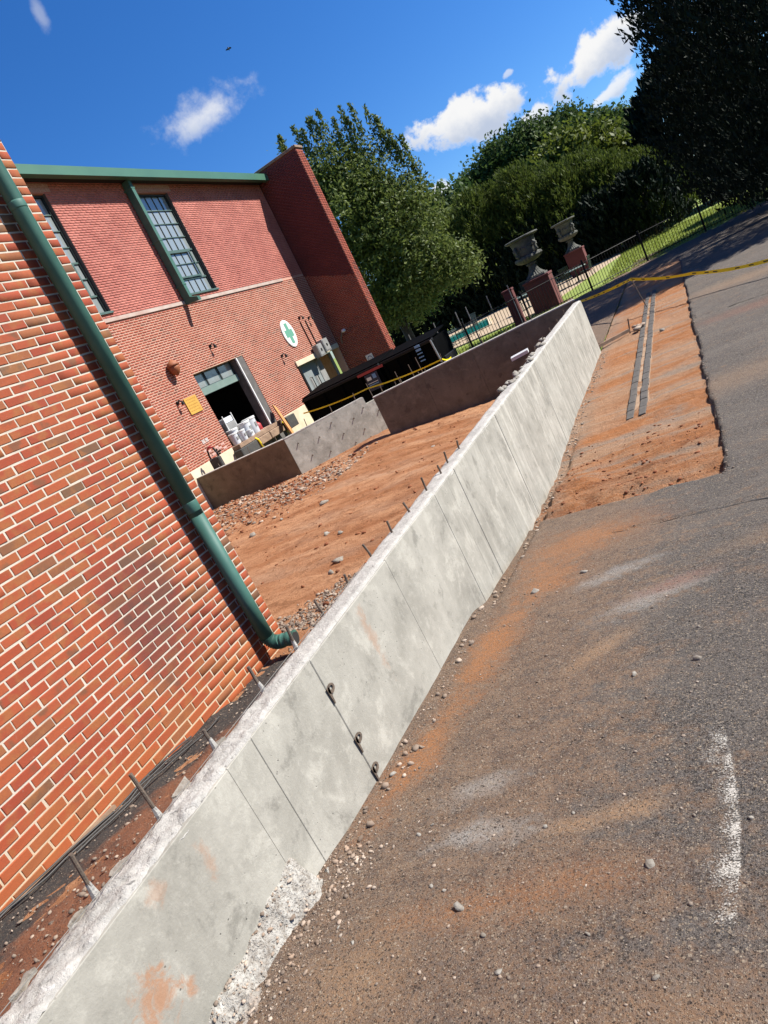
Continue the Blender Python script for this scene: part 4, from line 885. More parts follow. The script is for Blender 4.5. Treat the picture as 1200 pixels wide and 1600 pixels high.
# grey double doors in a recess, lintel and meter boxes
a, b, c_, d_ = GD
rc = MB(); rc.box(GX - 1.0, GX - .36, a - .05, a, c_, d_ + .05); rc.box(GX - 1.0, GX - .95, a, b, c_, d_); rc.build('door_recess', MT['jamb'], fb)
gdr = MB().bbox(GX - .30, GX - .24, a + .16, a + 1.30, c_, d_ - .16, .006).build('grey_door', MT['grey_door'], fb)
gd2 = MB().bbox(GX - .30, GX - .24, a + 1.31, a + 1.85, c_, d_ - .16, .006).build('grey_door', MT['grey_door'], fb)
for par, y_ in ((gdr, a + .95), (gd2, a + 1.42)):
    q = MB(); q.tube([(GX - .24, y_, -.30), (GX - .16, y_, -.30), (GX - .16, y_, -1.0), (GX - .24, y_, -1.0)], .016, 6); q.build('pull_handle', MT['black_iron'], par)
    MB().bbox(GX - .239, GX - .232, y_ - .10, y_ + .10, -1.05, -.25, .002).build('push_plate', MT['grey_box'], par)
wp = MB().bbox(GX - .30, GX - .22, a + 1.86, a + 2.30, c_, d_ - .18, .006).build('pale_panel', MT['grey_box'], fb)
MB().bbox(GX - .50, GX - .44, a + 2.32, b - .02, c_, d_ - .16, .006).build('timber_panel', MT['wood'], fb)
MB().bbox(GX - .43, GX - .36, b - .32, b - .22, c_, d_ - .16, .006).build('door_stile', MT['grey_door'], fb)
ln = MB().bbox(GX - .34, GX + .06, a - .03, b - .02, d_ - .15, d_ + .05, .01).build('lintel', MT['cream'], fb)
MB().bbox(GX - .33, GX + .03, a + .02, a + .15, c_, d_ - .16, .006).build('frame_post', MT['black_iron'], fb)
def meter(name, y_, w_, z0_, z1_, lab):
    t_ = thing(name, (GX + .1, y_ + w_ / 2, z0_), lab, 'electric box', 'boxes over the grey doors')
    MB().bbox(GX + .065, GX + .30, y_, y_ + w_, z0_, z1_, .012).build('box', MT['grey_box'], t_)
    MB().bbox(GX + .301, GX + .315, y_ + .03, y_ + w_ - .03, z0_ + .05, z1_ - .05, .004).build('lid', MT['grey_box'], t_)
    MB().bbox(GX + .316, GX + .335, y_ + w_ / 2 - .04, y_ + w_ / 2 + .04, (z0_ + z1_) / 2 - .05, (z0_ + z1_) / 2 + .05, .004).build('dial', MT['black_iron'], t_)
meter('electric_box', a + 1.55, .42, .22, .72, 'left grey electric box with a dark dial over the grey doors')
meter('electric_box', a + 2.12, .48, .30, .82, 'right grey electric box over the grey doors nearest the shaded pier')

def wall_lamp(loc, lab, drop=.10, reach=.10):
    t_ = thing('wall_lamp', loc, lab, 'wall lamp', 'small lamps on the far brick wall'); x, y, z = loc
    MB().bbox(x, x + .04, y - .05, y + .05, z - .045, z + .045, .008).build('bracket', MT['black_iron'], t_)
    MB().tube([(x + .04, y, z), (x + reach, y, z + .05), (x + reach + .06, y + .02, z - drop * .3)], .02, 7).build('arm', MT['black_iron'], t_)
    MB().lathe([(.02, .0), (.035, -.02), (.055, -drop), (.048, -drop - .005), (.015, -drop)], (x + reach + .06, y + .02, z - drop * .3 + .02), 12).build('shade', MT['black_iron'], t_)
for (u, v_), lab in (((328, 541), 'small black lamp above the open loading door'), ((440, 556), 'small black lamp below the oval sign'), ((277, 630), 'small black lamp left of the yellow sign'), ((467, 497), 'small black lamp right of the oval sign'), ((482, 497), 'small black lamp nearest the shadow of the pier')):
    wall_lamp(tuple(W(u, v_, x=GX + .004)), lab)
for (u0, v0_, u1, v1_), lab in (((470, 503, 487, 541), 'left thin conduit running down from the lamp beside the oval sign'), ((478, 500, 494, 538), 'right thin conduit running down from the lamp beside the pier shadow')):
    p0 = W(u0, v0_, x=GX + .02); p1 = W(u1, v1_, x=GX + .02); y_ = (p0[1] + p1[1]) / 2
    tag(MB().tube([(GX + .02, y_, p0[2]), (GX + .02, y_, p1[2])], .022, 7).build('conduit', MT['black_iron']), lab, 'conduit', 'conduits on the far wall')
p = W(536, 517, y=PY0 - .35)
t_ = thing('wall_lamp', (p[0] - .3, PY0, p[2] - .25), 'pale lamp on a curved arm on the shaded brick pier', 'wall lamp')
MB().tube([(p[0] - .45, PY0 + .002, p[2] - .42), (p[0] - .35, PY0 - .12, p[2] - .22), (p[0] - .15, PY0 - .25, p[2] - .06), (p[0], PY0 - .33, p[2])], .02, 8).build('arm', MT['grey_iron'], t_)
MB().lathe([(.02, .07), (.08, .05), (.10, -.03), (.03, -.07)], (p[0] + .02, PY0 - .35, p[2]), 14).build('head', MT['white'], t_)
# yellow lettered sign (lettering too small to read in the photograph: rows of marks)
ys0 = thing('yellow_sign', (GX, 16.25, .36), 'small square yellow sign left of the open loading door', 'sign')
MB().bbox(GX + .004, GX + .03, 15.97, 16.55, .34, .84, .004).build('board', MT['yellow'], ys0)
for k in range(5):
    y_ = 16.03
    while y_ < 16.44:
        l_ = random.uniform(.03, .09); MB().box(GX + .0305, GX + .0325, y_, min(y_ + l_, 16.50), .76 - k * .085, .79 - k * .085).build('lettering', MT['sign_line'], ys0); y_ += l_ + .03
# oval sign: cream field, dark rim, green cross
ov = thing('oval_sign', (GX, 23.17, .95), 'white oval sign with a green cross on the brick wall', 'sign')
yc, zc, ry, rz = 23.17, 1.50, .43, .53
ell = lambda s_, x_: [(x_, yc + ry * s_ * math.cos(t), zc + rz * s_ * math.sin(t)) for t in np.linspace(0, 2 * math.pi, 40, endpoint=False)]
MB().prism(ell(1.0, GX + .004), (.03, 0, 0)).build('rim', MT['sign_white'], ov); MB().prism(ell(.955, GX + .035), (.008, 0, 0)).build('face', MT['sign_white'], ov)
cr = lambda e, x_: [(x_, yc + a_ * .43, zc + b_ * .53) for a_, b_ in ((-.25 - e, -.74 - e), (.25 + e, -.74 - e), (.25 + e, -.26 - e), (.66 + e, -.26 - e), (.66 + e, .26 + e), (.25 + e, .26 + e), (.25 + e, .74 + e), (-.25 - e, .74 + e), (-.25 - e, .26 + e), (-.66 - e, .26 + e), (-.66 - e, -.26 - e), (-.25 - e, -.26 - e))]
MB().prism(cr(.0, GX + .0435), (.004, 0, 0)).build('cross', MT['sign_green'], ov)
# house numbers / small painted marks by the door and terracotta acorn
p = W(270, 575, x=GX + .12); ac = thing('terracotta_ornament', (GX, p[1], p[2] - .3), 'rusty brown acorn-shaped ornament on the brick wall', 'ornament')
MB().lathe([(.01, .24), (.04, .20), (.13, .16), (.175, .08), (.185, .03)], (GX + .16, p[1], p[2]), 18).build('cap', MT['acorn'], ac, True)
MB().lathe([(.165, .03), (.165, -.04), (.13, -.14), (.07, -.21), (.015, -.25)], (GX + .16, p[1], p[2]), 18).build('nut', MT['acorn'], ac, True)
# patches of pale paint on the brick left of the door, low down
q = MB()
for k in range(26):
    p = W(345 + random.gauss(0, 10), 706 + random.gauss(0, 5), x=GX); zc_ = math.floor((p[2] + 1.03) / CH) * CH - 1.03 + CH / 2
    q.box(GX + .0025, GX + .004, p[1] - .08, p[1] + .09, zc_ - .024, zc_ + .024)
q.build('paint_smudge', MT['pink_paint'], fb)
q = MB()
for (u, v_) in ((318, 690), (323, 687)):
    p = W(u, v_, x=GX)
    for k in range(3): q.box(GX + .004, GX + .006, p[1] - .06 + .045 * k, p[1] - .04 + .045 * k, p[2] - .06, p[2] + .06)
q.build('painted_marks', MT['sign_white'], fb)
# cable and rusty streak clips
# ------------------------------------------------------------------ things at the dock
def bucket(y, x, s, lab):
    t_ = thing('bucket', (x, y, -1.035), lab, 'bucket', 'white buckets in the loading door'); c_ = (x, y, -1.035)
    MB().lathe([(.125 * s, 0), (.128 * s, .01), (.148 * s, .35 * s), (.15 * s, .36 * s)], c_, 20).build('body', MT['bucket'], t_, True)
    MB().lathe([(.155 * s, .33 * s), (.158 * s, .34 * s), (.158 * s, .375 * s), (.14 * s, .38 * s), (.02, .378 * s)], c_, 20).build('lid', MT['white'], t_)
    MB().tube([(x + .14 * s * math.cos(t), y + .14 * s * math.sin(t) * .3 - .0, -1.035 + .30 * s - .14 * s * math.sin(t)) for t in np.linspace(0, math.pi, 9)], .004, 5).build('handle', MT['black_iron'], t_)
    MB().bbox(x + .138 * s, x + .147 * s, y - .05, y + .05, -1.035 + .14 * s, -1.035 + .24 * s, .003).build('printed_label', MT['grey_box'], t_)
for y, x, s, lab in ((17.20, GX + .02, .95, 'leftmost white bucket on the sill of the loading door'), (17.48, GX + .14, .9, 'low white bucket in front, second from the left on the door sill'), (17.62, GX - .25, 1.25, 'white bucket standing behind the two left buckets in the loading door'),
                     (18.02, GX - .02, 1.35, 'tall white bucket in the middle of the group on the door sill'), (18.40, GX - .06, 1.45, 'tallest white bucket, rightmost of the group in the loading door'), (17.82, GX + .18, .6, 'small white tub between the white buckets on the door sill')): bucket(y, x, s, lab)
t_ = thing('stacked_crate', (GX - .3, 17.9, -1.035), 'dark crate topped with white jugs standing behind the buckets', 'crate')
MB().bbox(GX - .75, GX - .40, 17.7, 18.25, -1.035, -.35, .01).build('box', MT['grey_box'], t_); MB().bbox(GX - .72, GX - .42, 17.75, 18.2, -.348, -.16, .02).build('tray', MT['bucket'], t_)
for y_ in (17.72, 18.22): MB().tube([(GX - .41, y_, -.9), (GX - .41, y_, -.08)], .02, 6).build('upright', MT['white'], t_)
t_ = thing('red_bottle', (GX - .25, 19.0, -1.035), 'small red container in the loading door right of the buckets', 'container')
MB().lathe([(.12, 0), (.13, .02), (.13, .2), (.07, .27), (.04, .28), (.04, .33)], (GX - .25, 18.98, -1.035), 16).build('body', MT['red'], t_, True); MB().lathe([(.045, .33), (.045, .37), (.01, .372)], (GX - .25, 18.98, -1.035), 12).build('lid', MT['black_iron'], t_)
# leaning orange timber
p0 = W(428, 636, x=GX + .12); p1 = W(454, 674, x=GX + .85); p1[2] = max(p1[2], -2.2)
d_ = _n(p1 - p0); s_ = _n(np.cross(d_, [1, 0, 0])) * .11; n_ = np.array([.05, 0, 0.02])
tag(MB().prism([p0 - s_, p0 + s_, p1 + d_ * .6 + s_, p1 + d_ * .6 - s_], n_).build('timber_plank', MT['wood']), 'orange timber plank leaning beside the loading door', 'plank')
# hand truck behind the low dark wall
hy = 15.35; p = W(334, 712, y=hy); hx = p[0]; hz = W(331, 697, y=hy)[2] + .74
ht = thing('hand_truck', (hx, hy, -2.3), 'small hand truck with a red curved handle behind the low dark wall', 'hand truck')
MB().tube([(hx - .15, hy, -2.2), (hx - .15, hy, -.96 + hz), (hx - .11, hy, -.80 + hz), (hx, hy, -.74 + hz), (hx + .11, hy, -.80 + hz), (hx + .15, hy, -.96 + hz), (hx + .15, hy, -2.2)], .026, 8).build('frame', MT['black_iron'], ht)
MB().tube([(hx - .11, hy - .006, -.79 + hz), (hx, hy - .006, -.735 + hz), (hx + .11, hy - .006, -.79 + hz)], .032, 8).build('grip', MT['red'], ht)
MB().bbox(hx - .19, hx + .19, hy - .08, hy + .06, -1.75, -1.06 + hz, .03).build('load', MT['rubber'], ht); MB().bbox(hx - .2, hx + .2, hy - .25, hy, -2.28, -2.25, .004).build('toe_plate', MT['black_iron'], ht)
for s_ in (-1, 1): MB().tube([(hx + s_ * .19, hy + .1, -2.16), (hx + s_ * .24, hy + .1, -2.16)], .12, 16).build('wheel', MT['rubber'], ht)

# ------------------------------------------------------------------ dumpsters
def dumpster(x0, x1, y0, lab, zt):
    t_ = thing('dumpster', ((x0 + x1) / 2, y0 + .8, -2.4), lab, 'dumpster', 'black dumpsters behind the low walls'); y1 = y0 + 1.6
    q = MB(); q.add([(x0 + .06, y0 + .12, -2.32), (x1 - .06, y0 + .12, -2.32), (x1 - .06, y1, -2.32), (x0 + .06, y1, -2.32), (x0, y0, zt), (x1, y0, zt), (x1, y1, zt + .02), (x0, y1, zt + .02)], BOXF); q.build('body', MT['black_tub'], t_)
    n = 4
    for k in range(n + 1):
        x_ = x0 + .04 + (x1 - x0 - .08) * k / n; MB().add([(x_ - .04, y0 + .06, -2.3), (x_ + .04, y0 + .06, -2.3), (x_ + .04, y0 + .10, -2.3), (x_ - .04, y0 + .10, -2.3), (x_ - .04, y0 - .05, zt - .02), (x_ + .04, y0 - .05, zt - .02), (x_ + .04, y0 + .0, zt - .02), (x_ - .04, y0 + .0, zt - .02)], BOXF).build('rib', MT['black_tub'], t_)
    MB().bbox(x0 - .03, x1 + .03, y0 - .07, y0 + .06, zt - .06, zt + .03, .012).build('rim', MT['black_iron'], t_)
    MB().add([(x0, y0 - .02, zt + .032), (x1, y0 - .02, zt + .032), (x1, y1, zt + .16), (x0, y1, zt + .16), (x0, y0 - .02, zt + .07), (x1, y0 - .02, zt + .07), (x1, y1, zt + .2), (x0, y1, zt + .2)], BOXF).build('lid', MT['black_tub'], t_)
    for s_, x_ in ((-1, x0), (1, x1)): MB().bbox(min(x_, x_ + s_ * .10), max(x_, x_ + s_ * .10), y0 + .2, y1 - .2, -1.62, -1.42, .01).build('lift_pocket', MT['black_iron'], t_)
    for x_ in (x0 + .3, x1 - .3): MB().tube([(x_ - .03, y0 + .3, -2.36), (x_ + .03, y0 + .3, -2.36)], .06, 12).build('caster', MT['rubber'], t_)
    return t_
d1 = dumpster(-11.75, -8.80, 19.5, 'left black dumpster carrying a red strip, nearest the grey doors', -.80)
d2 = dumpster(-8.66, -6.90, 19.5, 'right black dumpster with pale blue lettering beside the pool fence', -.80)
def panel_on(px, w_, h_, zc, name, m, par, yo):
    return MB().bbox(px - w_ / 2, px + w_ / 2, 19.5 - yo - .012, 19.5 - yo, zc - h_ / 2, zc + h_ / 2, .003).build(name, m, par)
p = W(578, 580, y=19.42); r_ = MB().prism([(p[0] - .47, 19.42, p[2] - .04), (p[0] + .47, 19.42, p[2] - .04), (p[0] + .47, 19.42, p[2] + .04), (p[0] - .47, 19.42, p[2] + .04)], (0, -.02, 0)); r_.build('red_strip', MT['red'], d1)
p = W(583, 594, y=19.40); sg = panel_on(p[0], .46, .52, p[2] - .04, 'label_panel', MT['banner_blue'], d1, .09)
for k, (dx, dz, w_, h_) in enumerate(((-.10, .12, .16, .10), (.10, .15, .12, .14), (-.02, -.02, .36, .022), (-.02, -.08, .36, .03), (-.04, -.15, .30, .018))): panel_on(p[0] + dx, w_, h_, p[2] - .04 + dz, 'label_print', MT['letter_blue'] if k % 2 else MT['sign_white'], sg, .104)
p = W(657, 552, y=19.40)
for k in range(5): panel_on(p[0] - .02, .17, .07 if k < 2 else .035, p[2] + .22 - k * .11, 'painted_letter', MT['letter_blue'], d2, .09)
q = MB().tube([(-6.92, 19.40, -.80), (-6.86, 19.36, -1.5)], .03, 8).build('edge_highlight', MT['grey_iron'], d2)  # pale bar that draws the highlight along the dumpster's right edge
# blue and white recycling plate on the pier
rp = thing('recycling_sign', (-12.11, PY0, -.94), 'square white sign with a blue ring on the shaded brick pier', 'sign')
MB().bbox(-12.27, -11.95, PY0 - .03, PY0 - .008, -.93, -.53, .004).build('plate', MT['sign_white'], rp)
V = []; F = []
for k in range(32):
    a_ = 2 * math.pi * k / 32; V += [(-12.11 + .115 * math.cos(a_), PY0 - .032, -.73 + .135 * math.sin(a_)), (-12.11 + .09 * math.cos(a_), PY0 - .032, -.73 + .105 * math.sin(a_))]; F.append((2 * k, 2 * k + 1, (2 * k + 3) % 64, (2 * k + 2) % 64))
MB().add(V, F).build('ring', MT['sign_blue'], rp)
tri = [(-12.11 + .06 * math.cos(a_), PY0 - .0325, -.74 + .075 * math.sin(a_)) for a_ in (math.pi / 2, math.pi * 7 / 6, math.pi * 11 / 6)]
for k in range(3):
    a_, b_ = np.array(tri[k]), np.array(tri[(k + 1) % 3]); MB().prism([a_ * .85 + b_ * .15 + [0, 0, -.012], a_ * .25 + b_ * .75 + [0, 0, -.012], a_ * .25 + b_ * .75 + [0, 0, .012], a_ * .85 + b_ * .15 + [0, 0, .012]], (0, -.002, 0)).build('arrow', MT['sign_blue'], rp)

# ------------------------------------------------------------------ caution tape and stakes
def tape(name, pts, wd, lab, seg_print=True):
    t_ = thing(name, pts[0], lab, 'tape'); P = [np.asarray(p, float) for p in pts]; q = MB(); n = len(P)
    # resample with twist
    T = []; 
    for i in range(n - 1):
        m_ = max(2, int(np.linalg.norm(P[i + 1] - P[i]) / .12))
        for k in range(m_):
            s_ = k / m_; p = P[i] * (1 - s_) + P[i + 1] * s_; p = p - np.array([0, 0, .05 * 4 * s_ * (1 - s_)]); T.append(p)
    T.append(P[-1]); vs = []; fs = []
    for i, p in enumerate(T):
        a_ = .35 * math.sin(i * .23) + .25 * math.sin(i * .61 + 1); up = np.array([.5 * math.sin(a_), -.4 * math.sin(a_), math.cos(a_)]) * wd / 2
        vs += [p - up, p + up]
    for i in range(len(T) - 1): fs.append((2 * i, 2 * i + 2, 2 * i + 3, 2 * i + 1))
    MB().add(vs, fs).build('ribbon', MT['tape'], t_)
    if seg_print:
        i = 3
        while i < len(T) - 3:
            a0, a1 = vs[2 * i] * .68 + vs[2 * i + 1] * .32, vs[2 * i] * .32 + vs[2 * i + 1] * .68; b0, b1 = vs[2 * i + 2] * .68 + vs[2 * i + 3] * .32, vs[2 * i + 2] * .32 + vs[2 * i + 3] * .68
            o_ = np.array([.002, -.004, 0]); MB().add([a0 + o_, b0 + o_, b1 + o_, a1 + o_], [(0, 1, 2, 3)]).build('print_mark', MT['tape_print'], t_); i += random.choice((2, 3, 5, 7))
    return t_
sb = W(1011.5, 479.5, z=-2.46); st_top = W(986, 436, y=sb[1])
stk = thing('wooden_stake', (sb[0], sb[1], -2.5), 'thin stake holding up the yellow tape on the clay patch', 'stake')
MB().tube([(sb[0], sb[1], -2.55), (st_top[0], sb[1], st_top[2])], .014, 6).build('shaft', MT['steel'], stk); MB().bbox(st_top[0] - .02, st_top[0] + .02, sb[1] - .03, sb[1] + .0, st_top[2] - .05, st_top[2] + .0, .004).build('tie', MT['tape'], stk)
tr_ = W(1200, 407, y=16.5); tr2 = tr_ + (tr_ - np.array(st_top)) * .6
tl_ = W(905, 470, y=22.5)
tape('caution_tape', [tl_ + (tl_ - st_top) * .25, st_top, (np.array(st_top) * .5 + tr_ * .5) - [0, 0, .06], tr_, tr2], .075, 'bright yellow caution tape strung across the drive from the stake')
s2 = thing('wooden_stake', (tr2[0], tr2[1], -2.5), 'stake beyond the right edge holding the yellow tape', 'stake'); MB().tube([(tr2[0], tr2[1], -2.55), (tr2[0], tr2[1], tr2[2] + .06)], .014, 6).build('shaft', MT['steel'], s2)
q0 = W(470, 648, y=17.6); q1 = W(691, 561, y=17.6)
tape('caution_tape', [W(474, 646, y=17.6), q0 * .5 + q1 * .5, q1, W(705, 558, y=18.0)], .04, 'faded yellow tape strung in front of the black dumpsters', False)
# thin stakes that carry the dock tape
for k, (u, v_) in enumerate(((575, 606), (620, 588), (641, 577), (652, 566))):
    p = W(u, v_, y=17.64); tag(MB().tube([(p[0] + .06, 17.66, -2.6), (p[0], 17.64, p[2] + .14)], .012, 6).build('tape_stake', MT['steel']), ['thin stake, leftmost of four under the dock tape', 'thin stake, second from the left under the dock tape', 'thin stake, third from the left under the dock tape', 'thin stake, rightmost of four under the dock tape'][k], 'stake', 'stakes of the dock tape')

# ------------------------------------------------------------------ iron fence
fence = thing('iron_fence', (-3.8, 32, -2.4), 'black iron picket fence with tall posts round the pool and lawn', 'fence')
FP = [np.array(p) for p in ((-16.5, 25.2), (-14.0, 25.8), (-11.5, 26.4) if False else (-11.2, 27.4), (-8.52, 28.3), (-6.3, 30.2), (-3.80, 32.0), (-1.48, 33.9), (1.0, 35.2), (3.6, 36.4), (6.2, 37.4))]
FP = FP[2:]
def fz(p): return float(z_lawn(np.array(p[0]), np.array(p[1])))
pk = MB().tube([(0, 0, .06), (0, 0, 1.30)], .0115, 5).mesh('picket'); pk.materials.append(MT['black_iron'])
po = MB().bbox(-.04, .04, -.04, .04, 0, 1.36, .006).mesh('post'); po.materials.append(MT['black_iron'])
pt = MB().bbox(-.018, .018, -.018, .018, 0, 1.85, .004).mesh('tall_post'); pt.materials.append(MT['grey_iron'])
npk = 0
for i in range(len(FP) - 1):
    a, b = FP[i], FP[i + 1]; L = np.linalg.norm(b - a); za, zb = fz(a), fz(b)
    o = bpy.data.objects.new('post', po); C.objects.link(o); o.parent = fence; o.location = Vector((*a, za)) - fence.location
    for hgt in (.14, 1.22): MB().tube([(*a, za + hgt), (*b, zb + hgt)], .018, 6).build('rail', MT['black_iron'], fence)
    n = int(L / .14)
    for k in range(1, n):
        s_ = k / n; p = a * (1 - s_) + b * s_; o = bpy.data.objects.new('picket', pk); C.objects.link(o); o.parent = fence; o.location = Vector((*p, za * (1 - s_) + zb * s_)) - fence.location
    if i < 2:
        for s_ in ((.12, .48, .84) if i else (.2, .6, .95)):
            p = a * (1 - s_) + b * s_; o = bpy.data.objects.new('tall_post', pt); C.objects.link(o); o.parent = fence; o.location = Vector((*(p + np.array([.04, .06])), fz(p))) - fence.location

# ------------------------------------------------------------------ red piers and urns
def red_pier(cx, cy, w_, zt, name, lab):
    t_ = thing(name, (cx, cy, -2.45), lab, 'pier', 'red stucco piers by the pool')
    MB().bbox(cx - w_ / 2, cx + w_ / 2, cy - w_ / 2, cy + w_ / 2, -2.5, zt - .10, .015).build('shaft', MT['pier_red'], t_)
    MB().bbox(cx - w_ / 2 - .03, cx + w_ / 2 + .03, cy - w_ / 2 - .03, cy + w_ / 2 + .03, zt - .10, zt, .015).build('cap', MT['pier_red'], t_); return t_
red_pier(-5.93, 33.05, 1.16, -.90, 'red_pier', 'nearer wide dark red pier carrying the larger-looking urn')
red_pier(-5.85, 47.6, 1.16, -.80, 'red_pier', 'farther dark red pier carrying the smaller-looking urn by the lawn')
t_ = thing('red_pillar', (-6.75, 30.4, -2.45), 'slim dark red pillar at the fence left of the urns', 'pillar')
MB().bbox(-7.00, -6.58, 30.2, 30.62, -2.5, -.83, .012).build('shaft', MT['pier_red'], t_); MB().bbox(-7.02, -6.56, 30.18, 30.64, -.83, -.75, .012).build('cap', MT['pier_red'], t_)
def urn(cx, cy, z, lab):
    t_ = thing('stone_urn', (cx, cy, z), lab, 'urn', 'stone urns on red piers'); c_ = (cx, cy, z)
    MB().bbox(cx - .46, cx + .46, cy - .46, cy + .46, z, z + .09, .012).build('plinth', MT['urn'], t_)
    MB().lathe([(.42, .09), (.42, .12), (.36, .16), (.26, .28), (.19, .42), (.155, .56), (.15, .60)], c_, 40, .10, 20, (.12, .56)).build('foot', MT['urn'], t_)
    MB().lathe([(.15, .60), (.24, .63), (.25, .66), (.17, .70), (.16, .72)], c_, 28).build('knop', MT['urn'], t_, True)
    MB().lathe([(.16, .72), (.36, .76), (.53, .84), (.60, .94), (.58, 1.03), (.48, 1.08)], c_, 48, .09, 22, (.75, 1.05)).build('gadrooned_bowl', MT['urn'], t_)
    MB().lathe([(.475, 1.08), (.50, 1.12), (.515, 1.35), (.53, 1.55), (.56, 1.70), (.60, 1.77)], c_, 36).build('body', MT['urn'], t_, True)
    MB().lathe([(.58, 1.775), (.73, 1.80), (.77, 1.84), (.765, 1.88), (.70, 1.90), (.55, 1.88), (.50, 1.70)], c_, 36, .02, 18, (1.80, 1.92)).build('rim', MT['urn'], t_)
    for a_ in (math.radians(-35), math.radians(60), math.radians(145), math.radians(-125)):
        bx, by = cx + .54 * math.cos(a_), cy + .54 * math.sin(a_)
        MB().tube([(bx, by, z + 1.06), (bx + .10 * math.cos(a_), by + .10 * math.sin(a_), z + 1.16), (bx + .06 * math.cos(a_), by + .06 * math.sin(a_), z + 1.30), (bx + .12 * math.cos(a_), by + .12 * math.sin(a_), z + 1.42), (bx + .02 * math.cos(a_), by + .02 * math.sin(a_), z + 1.56)], [.05, .085, .055, .095, .04], 8).build('mask_handle', MT['urn'], t_, True)
    for k in range(10):
        a_ = 2 * math.pi * k / 10 + .2; p0 = np.array([cx + .53 * math.cos(a_), cy + .53 * math.sin(a_), z + 1.46]); p1 = np.array([cx + .55 * math.cos(a_ + .31), cy + .55 * math.sin(a_ + .31), z + 1.34])
        p2 = np.array([cx + .53 * math.cos(a_ + .62), cy + .53 * math.sin(a_ + .62), z + 1.46]); MB().tube([p0, p1, p2], [.02, .034, .02], 6).build('swag', MT['urn'], t_, True)
urn(-5.93, 33.05, -.90, 'nearer large stone urn on the wide red pier')
urn(-5.85, 47.6, -.80, 'farther stone urn on the red pier beside the lawn')

# ------------------------------------------------------------------ pool furniture
def pool_table(x, y, lab):
    t_ = thing('patio_table', (x, y, -2.34), lab, 'table', 'patio tables by the pool')
    MB().lathe([(.60, .70), (.62, .71), (.62, .735), (.60, .745)], (x, y, -2.34), 28).build('top', MT['table_top'], t_)
    MB().lathe([(.25, 0), (.24, .03), (.05, .06), (.045, .69)], (x, y, -2.34), 14).build('pedestal', MT['chair'], t_)
def chair(x, y, rz, lab):
    t_ = thing('patio_chair', (x, y, -2.34), lab, 'chair', 'dark chairs by the pool'); ca, sa = math.cos(rz), math.sin(rz)
    tf = lambda p: (x + p[0] * ca - p[1] * sa, y + p[0] * sa + p[1] * ca, -2.34 + p[2])
    def pr(pts, ax, name): MB().prism([tf(p) for p in pts], np.array(tf(ax)) - np.array(tf((0, 0, 0)))).build(name, MT['chair'], t_)
    pr([(-.27, -.25, .42), (.27, -.25, .42), (.27, .27, .44), (-.27, .27, .44)], (0, 0, .03), 'seat')
    for k in range(7): pr([(-.25 + k * .08, -.26, .46), (-.21 + k * .08, -.26, .46), (-.21 + k * .08, -.36, 1.05), (-.25 + k * .08, -.36, 1.05)], (0, .02, 0), 'back_slat')
    pr([(-.28, -.37, 1.05), (.28, -.37, 1.05), (.28, -.33, 1.05), (-.28, -.33, 1.05)], (0, 0, .05), 'top_rail')
    for sx in (-1, 1):
        MB().tube([tf((sx * .28, .27, 0)), tf((sx * .27, .25, .64)), tf((sx * .27, -.28, .66))], .016, 6).build('arm', MT['chair'], t_)
        MB().tube([tf((sx * .27, -.32, 0)), tf((sx * .26, -.25, .44))], .016, 6).build('leg', MT['chair'], t_)
for u, v_, lab in ((748, 460 + 30, None),): pass
pool_table(-12.3, 37.4, 'round pale-topped table nearest the dumpsters by the pool')
chair(-11.4, 36.9, 1.9, 'dark slatted chair right of the table nearest the dumpsters'); chair(-13.2, 37.5, -1.5, 'dark slatted chair left of the table nearest the dumpsters'); chair(-10.9, 37.6, 2.4, 'dark slatted chair at the pool edge before the water')
pool_table(-7.9, 38.8, 'round pale-topped table seen between the slim pillar and the wide pier')
chair(-8.6, 39.1, -1.2, 'dark slatted chair beside the table behind the slim pillar')
pool_table(-5.35, 41.0, 'round pale-topped table between the two urns')
chair(-6.2, 41.0, -1.5, 'dark slatted chair left of the table between the two urns'); chair(-4.75, 40.5, 1.4, 'dark slatted chair right of the table between the two urns'); chair(-5.9, 40.2, .4, 'dark slatted chair in front of the table between the two urns')
for k in range(5): chair(-10.4 + k * 1.3, 51.5 + .3 * k, 3.1 + .2 * (k % 2), ['dark slatted chair, first from the left along the far hedge', 'dark slatted chair, second from the left along the far hedge', 'dark slatted chair, third from the left along the far hedge', 'dark slatted chair, fourth from the left along the far hedge', 'dark slatted chair, fifth from the left along the far hedge'][k])

